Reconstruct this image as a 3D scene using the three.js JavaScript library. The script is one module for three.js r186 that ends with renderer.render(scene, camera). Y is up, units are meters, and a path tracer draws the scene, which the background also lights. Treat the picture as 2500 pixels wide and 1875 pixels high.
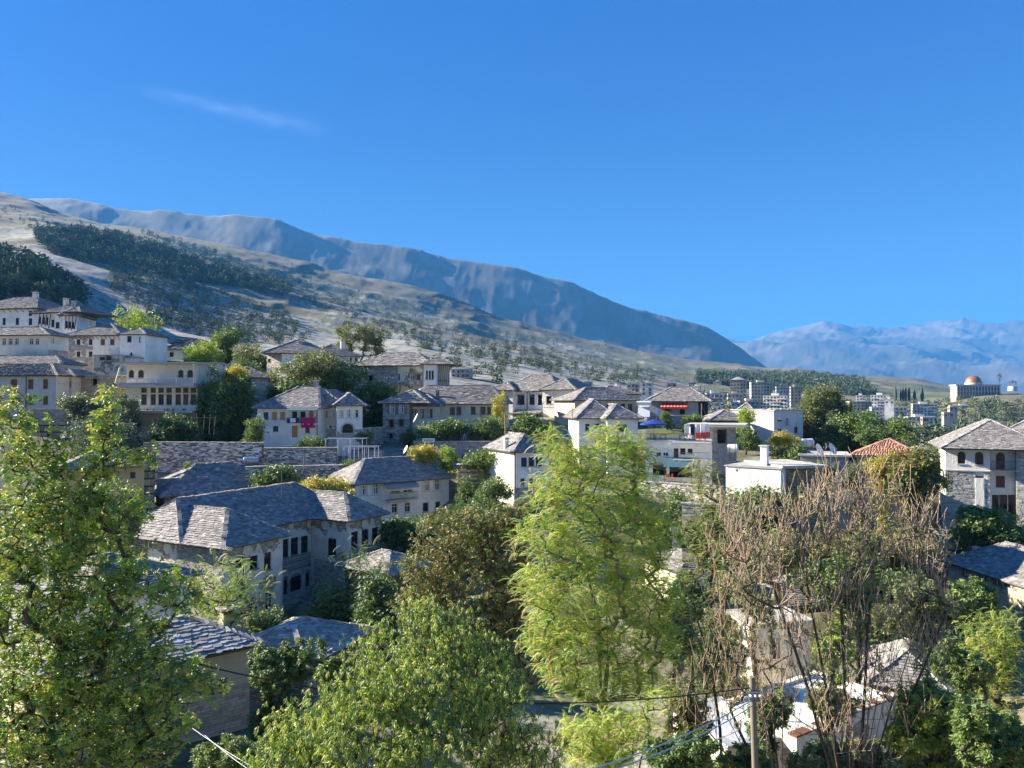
import * as THREE from 'three';
import { mergeGeometries } from 'three/addons/utils/BufferGeometryUtils.js';

// ---------------------------------------------------------------- camera, sky, sun, exposure
const F = 1840, CX = 1250, CY = 937.5, PITCH = Math.atan(37.5 / 1840);
const scene = new THREE.Scene();
const camera = new THREE.PerspectiveCamera(2 * Math.atan(937.5 / 1840) * 180 / Math.PI, 4 / 3, 0.5, 40000);
camera.position.set(0, 0, 0);
camera.rotation.x = PITCH;

const SUN_EL = 24 * Math.PI / 180, SUN_BEHIND = 16 * Math.PI / 180;
const sunDir = new THREE.Vector3(-Math.cos(SUN_EL) * Math.cos(SUN_BEHIND), Math.sin(SUN_EL), -Math.cos(SUN_EL) * Math.sin(SUN_BEHIND));
const sun = new THREE.DirectionalLight(new THREE.Color().setRGB(1.0, 0.90, 0.74), 5);
sun.position.copy(sunDir).multiplyScalar(400);
sun.castShadow = true;
sun.shadow.mapSize.set(4096, 4096);
Object.assign(sun.shadow.camera, { left: -220, right: 220, top: 160, bottom: -120, near: 1, far: 900 });
sun.shadow.camera.updateProjectionMatrix();
scene.add(sun, sun.target);

function lerp(a, b, t) { return a + (b - a) * t; }
function sstep(a, b, x) { const t = Math.min(1, Math.max(0, (x - a) / (b - a))); return t * t * (3 - 2 * t); }
function hash2(ix, iy) { let h = Math.imul(ix, 374761393) + Math.imul(iy, 668265263) | 0; h = Math.imul(h ^ (h >>> 13), 1274126177); return ((h ^ (h >>> 16)) >>> 0) / 4294967296; }
function vnoise(x, y, per) {
  const ix = Math.floor(x), iy = Math.floor(y); let fx = x - ix, fy = y - iy;
  fx = fx * fx * fx * (fx * (fx * 6 - 15) + 10); fy = fy * fy * fy * (fy * (fy * 6 - 15) + 10);
  const m = per ? (v => ((v % per) + per) % per) : (v => v);
  const a = hash2(m(ix), m(iy)), b = hash2(m(ix + 1), m(iy)), c = hash2(m(ix), m(iy + 1)), d = hash2(m(ix + 1), m(iy + 1));
  return lerp(lerp(a, b, fx), lerp(c, d, fx), fy) * 2 - 1;
}
{ // clear sky: the CIE clear-sky fall-off from horizon to zenith, bluest overhead, a bright ring round the sun
  const W = 2048, Hh = 1024, data = new Float32Array(W * Hh * 4);
  const high = [0.0062, 0.0400, 0.146], low = [0.032, 0.098, 0.205];
  for (let j = 0; j < Hh; j++) {
    const el = ((j + 0.5) / Hh - 0.5) * Math.PI, s = Math.max(0, Math.sin(el)), c = Math.cos(el);
    const fall = 1 - Math.exp(-0.32 / Math.max(0.03, s)), t = sstep(0.46, 1.08, fall), k0 = fall < 0.494 ? fall / 0.494 : 1;
    for (let i = 0; i < W; i++) {
      const az = ((i + 0.5) / W - 0.5) * 2 * Math.PI, x = c * Math.cos(az), z = c * Math.sin(az);
      const chi = Math.acos(Math.min(1, Math.max(-1, x * sunDir.x + s * sunDir.y + z * sunDir.z)));
      const ring = 4 * Math.exp(-chi * 5.5) + 0.28 * Math.cos(chi) ** 2, k = (j * W + i) * 4;
      let wisp = 0; // one thin streak of ice cloud high on the left
      if (z < 0 && el > 0.2 && el < 0.5) { const u = (x / -z + 0.495) / 0.25, off = Math.tan(el) / Math.cos(Math.atan2(x, -z)) - (0.412 - 0.052 * u); if (u > -0.1 && u < 1.1) wisp = 0.035 * Math.exp(-((off / (0.006 + 0.005 * u)) ** 2)) * sstep(-0.1, 0.25, u) * (1 - sstep(0.6, 1.1, u)) * (0.75 + 0.5 * vnoise(u * 14, off * 160)); }
      for (let q = 0; q < 3; q++) data[k + q] = wisp * [0.9, 0.95, 1][q] + lerp(high[q], low[q], t) * k0 * (1 + ring * [1.25, 1.1, 1][q]);
      data[k + 3] = 1;
    }
  }
  const t = new THREE.DataTexture(data, W, Hh, THREE.RGBAFormat, THREE.FloatType);
  t.mapping = THREE.EquirectangularReflectionMapping; t.magFilter = t.minFilter = THREE.LinearFilter; t.needsUpdate = true;
  scene.background = t; scene.environment = t;
}
scene.fog = new THREE.FogExp2(new THREE.Color().setRGB(0.11, 0.43, 1.0), 0.00006);
const renderer = new THREE.WebGLRenderer({ antialias: true });
renderer.toneMapping = THREE.LinearToneMapping;
renderer.toneMappingExposure = 3.95;
renderer.shadowMap.enabled = true;
renderer.shadowMap.type = THREE.PCFSoftShadowMap;

// ---------------------------------------------------------------- helpers
let seed_ = 1;
function srand(s) { seed_ = (s * 2654435761) >>> 0 || 1; }
function R() { seed_ = (seed_ + 0x6D2B79F5) >>> 0; let t = seed_; t = Math.imul(t ^ (t >>> 15), t | 1); t ^= t + Math.imul(t ^ (t >>> 7), t | 61); return ((t ^ (t >>> 14)) >>> 0) / 4294967296; }
const rr = (a, b) => a + (b - a) * R();
const pick = a => a[Math.floor(R() * a.length) % a.length];
const V = (x, y, z) => new THREE.Vector3(x, y, z);
const rgb = (r, g, b) => new THREE.Color().setRGB(r, g, b);
function fbm(x, y, o = 4, per = 0) { let s = 0, a = 0.5; for (let i = 0; i < o; i++) { s += a * vnoise(x + i * 37, y + i * 91, per); x *= 2; y *= 2; per *= 2; a *= 0.5; } return s; }
function ridged(x, y, o = 4) { let s = 0, a = 0.55; for (let i = 0; i < o; i++) { s += a * (1 - 2 * Math.abs(vnoise(x + i * 17, y + i * 53))); x *= 2.03; y *= 2.03; a *= 0.5; } return s; }

// a picture position (2500 x 1875) and a depth in metres -> the point in the world that stands there
function P(px, py, d) {
  const cx = (px - CX) / F, cy = (CY - py) / F, y = cy * Math.cos(PITCH) + Math.sin(PITCH), z = cy * Math.sin(PITCH) - Math.cos(PITCH), k = d / -z;
  return V(cx * k, y * k, -d);
}
function proj(x, y, z) {
  const yy = y * Math.cos(PITCH) + z * Math.sin(PITCH), zz = -y * Math.sin(PITCH) + z * Math.cos(PITCH);
  return [CX + F * x / -zz, CY - F * yy / -zz];
}
const counts = {};
function numbered(n) { const k = counts[n] = (counts[n] || 0) + 1; return k === 1 ? n : n + '_' + String(k - 1).padStart(3, '0'); }
function addMesh(name, geo, mat, parent, kind) {
  const m = new THREE.Mesh(geo, mat); m.name = name; m.castShadow = m.receiveShadow = true;
  if (kind) m.userData.kind = kind;
  parent.add(m); return m;
}
function thing(name, label, category, pos, turn = 0, group) {
  const o = new THREE.Group(); o.name = numbered(name); if (pos) o.position.copy(pos); o.rotation.y = turn;
  o.userData = { label, category }; if (group) o.userData.group = group;
  scene.add(o); return o;
}
function structure(name, geo, mat) { const m = addMesh(name, geo, mat, scene, 'structure'); return m; }
function box(x0, x1, y0, y1, z0, z1) { const g = new THREE.BoxGeometry(x1 - x0, y1 - y0, z1 - z0); g.translate((x0 + x1) / 2, (y0 + y1) / 2, (z0 + z1) / 2); return g; }
const merge = a => a.length === 1 ? a[0] : mergeGeometries(a.map(g => g.index ? g.toNonIndexed() : g));
function bar(a, b, r0, r1 = r0, seg = 6) { // tapered rod from a to b
  const d = b.clone().sub(a), g = new THREE.CylinderGeometry(r1, r0, d.length(), seg, 1);
  g.applyQuaternion(new THREE.Quaternion().setFromUnitVectors(V(0, 1, 0), d.clone().normalize()));
  g.translate((a.x + b.x) / 2, (a.y + b.y) / 2, (a.z + b.z) / 2); return g;
}
class Soup { // flat-shaded triangles with vertex colours
  constructor() { this.p = []; this.c = []; this.u = []; }
  tri(a, b, c, col) { this.p.push(a.x, a.y, a.z, b.x, b.y, b.z, c.x, c.y, c.z); for (let i = 0; i < 3; i++) this.c.push(col[0], col[1], col[2]); }
  quad(a, b, c, d, col) { this.tri(a, b, c, col); this.tri(a, c, d, col); }
  geo() {
    const g = new THREE.BufferGeometry();
    g.setAttribute('position', new THREE.Float32BufferAttribute(this.p, 3));
    g.setAttribute('color', new THREE.Float32BufferAttribute(this.c, 3));
    g.computeVertexNormals(); return g;
  }
}
// ---------------------------------------------------------------- textures and materials
function texture(n, fn, srgb = false) {
  const d = new Uint8Array(n * n * 4);
  for (let j = 0; j < n; j++) for (let i = 0; i < n; i++) { const c = fn(i / n, j / n), k = (j * n + i) * 4; for (let q = 0; q < 3; q++) d[k + q] = Math.max(0, Math.min(255, c[q] * 255)); d[k + 3] = 255; }
  const t = new THREE.DataTexture(d, n, n); t.wrapS = t.wrapT = THREE.RepeatWrapping; t.magFilter = t.minFilter = THREE.LinearFilter;
  if (srgb) t.colorSpace = THREE.SRGBColorSpace; t.needsUpdate = true; return t;
}
const rep = (t, s) => { const c = t.clone(); c.repeat.set(s, s); c.needsUpdate = true; return c; };
const std = (color, rough = 0.9, more = {}) => new THREE.MeshStandardMaterial({ color, roughness: rough, ...more });
// lime plaster: faint mottling, rain stains and a few grey patches (one tile = 8 m)
const plasterT = texture(512, (u, v) => {
  const a = fbm(u * 8, v * 8, 5, 8), b = fbm(u * 40, v * 5 + 3, 3, 40), c = fbm(u * 3 + 7, v * 3, 4, 3);
  const k = 0.985 + 0.05 * a + 0.03 * b - 0.07 * sstep(0.15, 0.4, c); return [k, k * 0.99, k * 0.965];
}, true);
// weathered plaster with peeled patches and rust-grey runs (one tile = 7 m)
const oldPlasterT = texture(512, (u, v) => {
  const a = fbm(u * 9, v * 9, 5, 9), b = fbm(u * 48, v * 4 + 3, 3, 48), c = fbm(u * 4 + 7, v * 4, 5, 4), s = hash2(Math.floor(u * 24 + Math.floor(v * 60) * 0.5), Math.floor(v * 60));
  const peel = sstep(0.13, 0.16, c + 0.15 * a); let k = 0.97 + 0.10 * a + 0.07 * b;
  const st = 0.55 + 0.25 * s + 0.2 * a; k = lerp(k, st, peel); return [k, k * lerp(0.975, 0.96, peel), k * lerp(0.92, 0.86, peel)];
}, true);
const stoneT = texture(512, (u, v) => { // coursed rubble seen from far off (one tile = 3 m)
  const rows = 16, y = v * rows, iy = Math.floor(y), fy = y - iy, n = 7 + Math.floor(hash2(iy, 5) * 4), x = u * n + hash2(iy, 9) * 3, ix = Math.floor(x) , fx = x - ix;
  const h = hash2(((ix % n) + n) % n, iy * 7 + 1), joint = Math.min(fy, 1 - fy, 0.6 * Math.min(fx, 1 - fx) * 4);
  const a = fbm(u * 30, v * 30, 3, 30), k = (0.68 + 0.32 * h + 0.18 * a) * (joint < 0.1 ? 0.5 : 1); return [k, k * 0.975, k * 0.91];
}, true);
const grainT = texture(512, (u, v) => { const k = 0.93 + 0.30 * fbm(u * 16, v * 16, 5, 16) + 0.12 * fbm(u * 90, v * 90, 2, 90); return [k, k, k]; }, true);
const coarseT = texture(512, (u, v) => { const k = 0.5 + 0.9 * fbm(u * 12, v * 12, 5, 12); return [k, k, k]; });
const M = {
  white: std(rgb(0.90, 0.90, 0.88), 0.92, { map: rep(plasterT, 1 / 8), bumpMap: rep(coarseT, 1 / 2), bumpScale: 0.01 }),
  warmWhite: std(rgb(0.80, 0.75, 0.64), 0.92, { map: rep(plasterT, 1 / 8), bumpMap: rep(coarseT, 1 / 2), bumpScale: 0.01 }),
  grey: std(rgb(0.58, 0.57, 0.54), 0.92, { map: rep(plasterT, 1 / 7) }),
  cream: std(rgb(0.72, 0.62, 0.44), 0.92, { map: rep(plasterT, 1 / 8) }),
  ochre: std(rgb(0.62, 0.45, 0.22), 0.92, { map: rep(plasterT, 1 / 8) }),
  tan: std(rgb(0.52, 0.45, 0.32), 0.92, { map: rep(plasterT, 1 / 6) }),
  old: std(rgb(0.80, 0.78, 0.73), 0.95, { map: rep(oldPlasterT, 1 / 7), bumpMap: rep(oldPlasterT, 1 / 7), bumpScale: 0.03 }),
  stone: std(rgb(0.46, 0.44, 0.39), 0.95, { map: rep(stoneT, 1 / 3), bumpMap: rep(stoneT, 1 / 3), bumpScale: 0.05 }),
  warmStone: std(rgb(0.55, 0.46, 0.32), 0.95, { map: rep(stoneT, 1 / 3), bumpMap: rep(stoneT, 1 / 3), bumpScale: 0.05 }),
  concrete: std(rgb(0.45, 0.44, 0.42), 0.9, { map: rep(grainT, 1 / 3) }),
  slab: std(rgb(0.62, 0.58, 0.50), 0.9, { map: rep(grainT, 1 / 3) }),
  soffit: std(rgb(0.10, 0.085, 0.07), 0.95),
  slate: std(rgb(1, 1, 1), 0.80, { vertexColors: true }),
  rubble: std(rgb(1, 1, 1), 0.95, { vertexColors: true }),
  darkWood: std(rgb(0.045, 0.035, 0.028), 0.75),
  wood: std(rgb(0.16, 0.09, 0.05), 0.8),
  brownShutter: std(rgb(0.17, 0.075, 0.035), 0.7),
  orangeShutter: std(rgb(0.52, 0.27, 0.10), 0.7),
  whiteFrame: std(rgb(0.75, 0.75, 0.72), 0.55),
  glass: std(rgb(0.016, 0.019, 0.023), 0.08),
  curtain: std(rgb(0.62, 0.61, 0.57), 0.95),
  metal: std(rgb(0.16, 0.17, 0.18), 0.5, { metalness: 0.6 }),
  steel: std(rgb(0.55, 0.58, 0.60), 0.35, { metalness: 0.8 }),
  paleMetal: std(rgb(0.62, 0.64, 0.66), 0.45),
  blueCloth: std(rgb(0.02, 0.05, 0.33), 0.85),
  redCloth: std(rgb(0.55, 0.05, 0.04), 0.9),
  paleRed: std(rgb(0.62, 0.30, 0.24), 0.9),
  magenta: std(rgb(0.42, 0.01, 0.10), 0.9),
  navyCloth: std(rgb(0.03, 0.04, 0.09), 0.9),
  whiteCloth: std(rgb(0.78, 0.78, 0.78), 0.9),
  teal: std(rgb(0.06, 0.13, 0.17), 0.6),
  timberPole: std(rgb(0.24, 0.19, 0.14), 0.95),
  bark: std(rgb(0.085, 0.065, 0.05), 0.95),
  paleBark: std(rgb(0.20, 0.17, 0.14), 0.95),
  clay: std(rgb(1, 1, 1), 0.85, { vertexColors: true }),
  copper: std(rgb(0.50, 0.20, 0.09), 0.42, { metalness: 0.55 }),
  cable: std(rgb(0.02, 0.02, 0.022), 0.7),
  blueCable: std(rgb(0.25, 0.42, 0.45), 0.6),
};
// ---------------------------------------------------------------- the ground: one sheet from the foot of the camera hill to the far range
const LAYERS = [
  [300, [[-800, 700], [0, 845], [300, 870], [500, 885], [800, 905], [1000, 945], [1300, 990], [1600, 1030], [1900, 1060], [2200, 1090], [2500, 1110], [3300, 1130]]],
  [700, [[-800, 480], [0, 625], [100, 655], [180, 710], [250, 770], [400, 815], [600, 850], [900, 865], [1100, 885], [1300, 915], [1500, 945], [1700, 985], [1900, 1025], [2100, 1040], [2300, 1062], [2500, 1062], [3300, 1070]]],
  [900, [[-800, 520], [0, 650], [100, 655], [200, 690], [300, 730], [500, 790], [800, 838], [1000, 850], [1200, 880], [1500, 925], [1700, 965], [1900, 1005], [2100, 1016], [2250, 1012], [2330, 988], [2380, 974], [2500, 968], [3300, 960]]],
  [1600, [[-800, 430], [0, 522], [150, 548], [250, 568], [370, 592], [470, 627], [600, 667], [740, 707], [900, 752], [1100, 805], [1300, 850], [1500, 888], [1700, 922], [1850, 930], [1960, 925], [2130, 945], [2250, 960], [2500, 980], [3300, 985]]],
  [2050, [[-800, 450], [0, 540], [370, 612], [740, 728], [1100, 822], [1500, 898], [1700, 924], [1850, 920], [1960, 915], [2130, 938], [2250, 950], [2500, 985], [3300, 990]]],
  [3000, [[-800, 330], [-100, 440], [0, 469], [80, 490], [150, 520], [250, 545], [370, 557], [452, 575], [565, 596], [678, 621], [768, 646], [904, 675], [1013, 697], [1103, 727], [1216, 767], [1307, 794], [1397, 821], [1533, 853], [1668, 873], [1804, 892], [1880, 905], [1940, 902], [2000, 912], [2060, 922], [2130, 920], [2230, 927], [2330, 945], [2500, 962], [3300, 980]]],
  [3900, [[-800, 420], [0, 545], [370, 640], [768, 715], [1103, 800], [1397, 880], [1804, 940], [2060, 975], [2500, 985], [3300, 990]]],
  [5300, [[-800, 430], [0, 560], [370, 655], [768, 725], [1103, 810], [1397, 885], [1804, 945], [2060, 975], [2500, 985], [3300, 990]]],
  [6500, [[-800, 420], [-200, 455], [0, 480], [90, 487], [147, 488], [230, 500], [280, 513], [350, 514], [395, 508], [480, 522], [540, 524], [565, 516], [633, 531], [678, 536], [768, 578], [859, 592], [994, 605], [1074, 633], [1160, 648], [1243, 655], [1322, 680], [1390, 689], [1469, 723], [1548, 751], [1672, 783], [1740, 802], [1808, 853], [1864, 898], [1900, 925], [1950, 960], [2100, 985], [2500, 990], [3300, 990]]],
  [8500, [[-800, 550], [0, 610], [600, 660], [1100, 740], [1548, 850], [1740, 900], [1900, 985], [2500, 990], [3300, 990]]],
  [11000, [[-800, 850], [1300, 900], [1740, 925], [2100, 935], [2500, 930], [3300, 930]]],
  [15500, [[-800, 850], [1400, 835], [1740, 818], [1850, 822], [1920, 810], [2000, 800], [2070, 795], [2130, 797], [2200, 793], [2300, 785], [2340, 781], [2400, 787], [2500, 800], [2750, 790], [3300, 810]]],
  [21000, [[-800, 900], [3300, 900]]],
];
function curve(a, x) { if (x <= a[0][0]) return a[0][1]; for (let i = 1; i < a.length; i++) if (x <= a[i][0]) { const t = (x - a[i - 1][0]) / (a[i][0] - a[i - 1][0]); return lerp(a[i - 1][1], a[i][1], t); } return a[a.length - 1][1]; }
const TAB = LAYERS.map(([d, a]) => { const t = new Float32Array(421); for (let i = 0; i < 421; i++) { const x = -860 + i * 10; let s = 0, w = 0; for (let k = -4; k <= 4; k++) { const g = Math.exp(-k * k / 5); s += g * curve(a, x + k * 9); w += g; } t[i] = s / w; } return [d, t]; });
function tab(t, x) { const f = Math.min(419.999, Math.max(0, (x + 860) / 10)), i = Math.floor(f); return lerp(t[i], t[i + 1], f - i); }
const NEAR = []; // [x, z, Y]
(function () {
  const add = (d, ...l) => l.forEach(([px, Y]) => NEAR.push([(px - CX) / F * d, -d, Y]));
  NEAR.push([0, 30, -2], [-30, 20, -2], [30, 20, -2], [-12, -3, -7.5], [0, -3, -8], [12, -3, -7.5]);
  add(12, [-600, -9], [0, -11], [1250, -12], [2500, -11], [3200, -9]);
  add(22, [-600, -12], [0, -15], [1250, -17], [2500, -15], [3200, -12]);
  add(38, [-500, -14], [0, -18], [500, -19], [1250, -22], [2000, -21], [2500, -19], [3100, -14]);
  add(60, [-400, -14], [0, -19], [600, -21.5], [1000, -23.5], [1400, -24], [1900, -24], [2400, -24], [3000, -18]);
  add(78, [-300, -11], [0, -15], [300, -17.5], [700, -22.5], [1000, -21], [1300, -19], [1700, -20], [2000, -20], [2400, -24.5], [2900, -21]);
  add(95, [-300, -7], [100, -12], [350, -13], [600, -13], [900, -16.5], [980, -17.5], [1100, -17], [1290, -12], [1650, -12.5], [1900, -13], [2400, -18], [2800, -19]);
  add(86, [2310, -23.5], [2420, -24], [2520, -25], [900, -19.5], [1020, -19.5], [1800, -18], [1950, -19]);
  add(107, [-300, -4], [100, -9], [400, -10], [600, -9.4], [850, -9.5], [1000, -9.8], [1250, -8], [1650, -10.9], [1900, -11], [2200, -13], [2800, -19]);
  add(118, [-300, 0], [100, -5.5], [400, -7], [750, -7.2], [1000, -7.2], [1300, -6], [1650, -7], [1900, -8.5], [2200, -11], [2800, -19]);
  add(130, [-300, 3], [100, -2.8], [400, -4], [750, -2], [1000, -6.5], [1300, -5], [1600, -5], [1900, -8], [2200, -12], [2800, -20]);
  add(148, [-300, 8], [100, 3], [250, 5], [450, 5], [750, 5], [970, 1.5], [1300, -3.5], [1650, -4], [1900, -9], [2200, -14], [2800, -22]);
  add(165, [-300, 12], [100, 7], [440, 8.5], [750, 8.5], [970, 4], [1300, -4], [1700, -8], [2200, -18], [2800, -25]);
  add(225, [-300, 26], [0, 18], [400, 14], [800, 9], [1200, 0], [1600, -9], [2000, -17], [2500, -25], [2900, -28]);
})();
function nearY(x, z) { let s = 0, w = 0; for (const [a, b, Y] of NEAR) { const q = (x - a) ** 2 + (z - b) ** 2 + 14, k = 1 / (q * q); s += k * Y; w += k; } return s / w; }
function layerY(px, d) {
  const L = TAB; let py;
  if (d <= L[0][0]) py = tab(L[0][1], px);
  else if (d >= L[L.length - 1][0]) py = tab(L[L.length - 1][1], px);
  else { let i = 1; while (d > L[i][0]) i++; const t = Math.log(d / L[i - 1][0]) / Math.log(L[i][0] / L[i - 1][0]); py = lerp(tab(L[i - 1][1], px), tab(L[i][1], px), t); }
  return (975 - py) / F * d;
}
function relief(x, z, d) {
  let h = 0;
  if (d > 6000) h += 380 * sstep(7500, 11500, d) * (ridged(x / 3000 + 3, z / 3000, 6) - 0.1);
  if (d > 2300) h += 46 * sstep(2500, 5000, d) * (1 - 0.4 * sstep(7000, 11000, d)) * (ridged(x / 1250, z / 1250 + 7, 6) - 0.1);
  if (d > 450) h += 13 * sstep(500, 1600, d) * (ridged(x / 330 + 11, z / 330, 4) - 0.1);
  if (d > 200) h += 2.6 * sstep(230, 600, d) * (ridged(x / 85, z / 85 + 5, 3) - 0.1);
  return h + 0.35 * fbm(x / 7, z / 7, 3);
}
function ground(x, z) {
  const d = Math.max(1.5, -z), px = CX + F * x / d; let Y;
  const k = sstep(190, 300, d);
  Y = k < 1 ? nearY(x, z) : 0;
  if (k > 0) Y = lerp(Y, layerY(px, d), k);
  return Y + relief(x, z, d);
}
function hit(px, py, from = 150, to = 20000) { // the place of the ground that a line of sight meets
  const a = P(px, py, 1); let d = from, last = from;
  while (d < to) { if (a.y * d < ground(a.x * d, -d)) { let lo = last, hi = d; for (let i = 0; i < 12; i++) { const m = (lo + hi) / 2; if (a.y * m < ground(a.x * m, -m)) hi = m; else lo = m; } return V(a.x * hi, ground(a.x * hi, -hi), -hi); } last = d; d *= 1.02; }
  return null;
}
const onGround = (px, d, sink = 0) => { const x = (px - CX) / F * d; return V(x, ground(x, -d) - sink, -d); };
{
  const angs = []; for (let a = -78; a < -42; a += 1.2) angs.push(a); for (let i = 0; i <= 640; i++) angs.push(-42 + 84 * i / 640); for (let a = 43.2; a <= 78; a += 1.2) angs.push(a);
  const rows = []; { let d = 1.5; while (d < 21500) { rows.push(d); d *= d < 250 ? 1.035 : d < 4500 ? 1.0125 : 1.012; } }
  const nA = angs.length, nR = rows.length, pos = new Float32Array((nA * (nR + 1)) * 3), col = new Float32Array(nA * (nR + 1) * 3), uv = new Float32Array(nA * (nR + 1) * 2);
  const put = (k, x, y, z, c) => { pos[k * 3] = x; pos[k * 3 + 1] = y; pos[k * 3 + 2] = z; col[k * 3] = c[0]; col[k * 3 + 1] = c[1]; col[k * 3 + 2] = c[2]; uv[k * 2] = x / 9; uv[k * 2 + 1] = z / 9; };
  const rock = [0.44, 0.425, 0.39], dry = [0.27, 0.235, 0.13], green = [0.13, 0.15, 0.06], scrub = [0.07, 0.09, 0.04], soil = [0.26, 0.22, 0.16], brown = [0.095, 0.08, 0.06];
  const mixc = (a, b, t) => [lerp(a[0], b[0], t), lerp(a[1], b[1], t), lerp(a[2], b[2], t)];
  for (let j = 0; j <= nR; j++) for (let i = 0; i < nA; i++) {
    const k = j * nA + i, ta = Math.tan(angs[i] * Math.PI / 180);
    if (j === 0) { put(k, ta * 1.5 * 12, -6, 2, soil); continue; } // back edge, behind the camera
    const d = rows[j - 1], x = ta * d, z = -d, Y = ground(x, z), viewDepth = -z; let c; // cover by depth from the camera: gardens, pale limestone slope, dry pasture, maquis on the range, far range
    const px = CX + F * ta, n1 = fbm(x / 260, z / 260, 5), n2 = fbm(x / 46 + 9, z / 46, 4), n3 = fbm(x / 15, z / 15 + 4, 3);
    if (viewDepth < 260) { c = mixc(mixc(green, soil, sstep(-0.15, 0.15, n3)), dry, 0.6 * sstep(-.1, 0.2, n2)); c = mixc(c, rock, .5 * sstep(.1, .25, fbm(x / 5, z / 5, 3))); }
    else if (viewDepth < 2600) {
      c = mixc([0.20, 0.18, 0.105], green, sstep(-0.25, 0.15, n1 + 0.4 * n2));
      const rk = sstep(-0.04, 0.10, n2 * 0.9 + n1 * 0.7 + n3 * 0.5 + 0.24 * Math.exp(-(((viewDepth - 760) / 380) ** 2)) + 0.16 * Math.exp(-(((px - 1150) / 380) ** 2)) - 0.35 * sstep(1500, 1900, px) - 0.34 * sstep(1000, 1900, viewDepth));
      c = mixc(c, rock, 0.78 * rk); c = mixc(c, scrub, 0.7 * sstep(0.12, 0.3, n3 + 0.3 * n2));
    } else if (viewDepth < 8600) { c = mixc(brown, [0.15, 0.125, 0.08], sstep(-0.2, 0.2, n1)); c = mixc(c, [0.045, 0.06, 0.035], 0.55 * sstep(0.0, 0.3, n2 + 0.5 * fbm(x / 700, z / 700, 3))); c = mixc(c, [0.26, 0.25, 0.23], 0.5 * sstep(0.14, 0.22, fbm(x / 170 + 5, z / 380, 5))); if (viewDepth < 4200) c = mixc(mixc([.20, .175, .10], [.13, .13, .07], sstep(-.2, .2, n1 + .5 * n2)), c, sstep(3000, 4200, viewDepth)); }
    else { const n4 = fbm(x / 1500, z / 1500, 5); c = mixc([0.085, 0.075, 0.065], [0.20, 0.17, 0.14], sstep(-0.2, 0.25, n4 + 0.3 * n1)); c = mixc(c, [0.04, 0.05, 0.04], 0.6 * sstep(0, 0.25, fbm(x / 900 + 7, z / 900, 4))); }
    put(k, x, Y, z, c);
  }
  const idx = new Uint32Array((nA - 1) * nR * 6); let q = 0;
  for (let j = 0; j < nR; j++) for (let i = 0; i < nA - 1; i++) { const a = j * nA + i, b = a + 1, c = a + nA, d = c + 1; idx[q++] = a; idx[q++] = b; idx[q++] = d; idx[q++] = a; idx[q++] = d; idx[q++] = c; }
  const g = new THREE.BufferGeometry();
  g.setAttribute('position', new THREE.BufferAttribute(pos, 3)); g.setAttribute('color', new THREE.BufferAttribute(col, 3)); g.setAttribute('uv', new THREE.BufferAttribute(uv, 2));
  g.setIndex(new THREE.BufferAttribute(idx, 1)); g.computeVertexNormals();
  { // unseen slope behind the camera, added to bounce sun onto shaded walls
    const q = new THREE.PlaneGeometry(700, 420, 70, 42); q.rotateX(-Math.PI / 2); q.translate(0, 0, 211.9); const pp = q.attributes.position, cc = new Float32Array(pp.count * 3);
    for (let i = 0; i < pp.count; i++) { const x = pp.getX(i), z = pp.getZ(i), n = fbm(x / 30, z / 30, 4), c = mixc(mixc(green, dry, sstep(-.2, .1, n)), rock, .7 * sstep(0, .25, fbm(x / 18 + 5, z / 18, 4))); pp.setY(i, -6.2 + z * .16 + Math.abs(x) * -.012 + n * 3 * sstep(2, 30, z)); cc.set(c, i * 3); }
    q.setAttribute('color', new THREE.BufferAttribute(cc, 3)); q.computeVertexNormals(); structure('bounce_hillside', q, std(rgb(1, 1, 1), .97, { vertexColors: true }));
  }
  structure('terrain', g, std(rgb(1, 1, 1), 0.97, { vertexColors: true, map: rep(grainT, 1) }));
}
// ---------------------------------------------------------------- building kit
const zoom = (x0, y0, s) => r => [x0 + r[0] * s, y0 + r[1] * s, x0 + r[2] * s, y0 + r[3] * s];
const ZA = zoom(0, 680, .28933), ZB = zoom(560, 740, .28933), ZC = zoom(900, 880, .24412), ZD = zoom(1180, 880, .28933), ZE = zoom(1760, 880, .33454), ZF = zoom(240, 1100, .34358), ZH = zoom(0, 1360, .31646), ZI = zoom(560, 1350, .31646);
const GREY = [0.29, 0.275, 0.26];
function slateTone(base = GREY) { const k = rr(0.62, 1.3) * (R() < 0.08 ? 1.45 : 1), w = rr(-0.03, 0.035); return [base[0] * k * (1 + w), base[1] * k, base[2] * k * (1 - w)]; }
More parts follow.
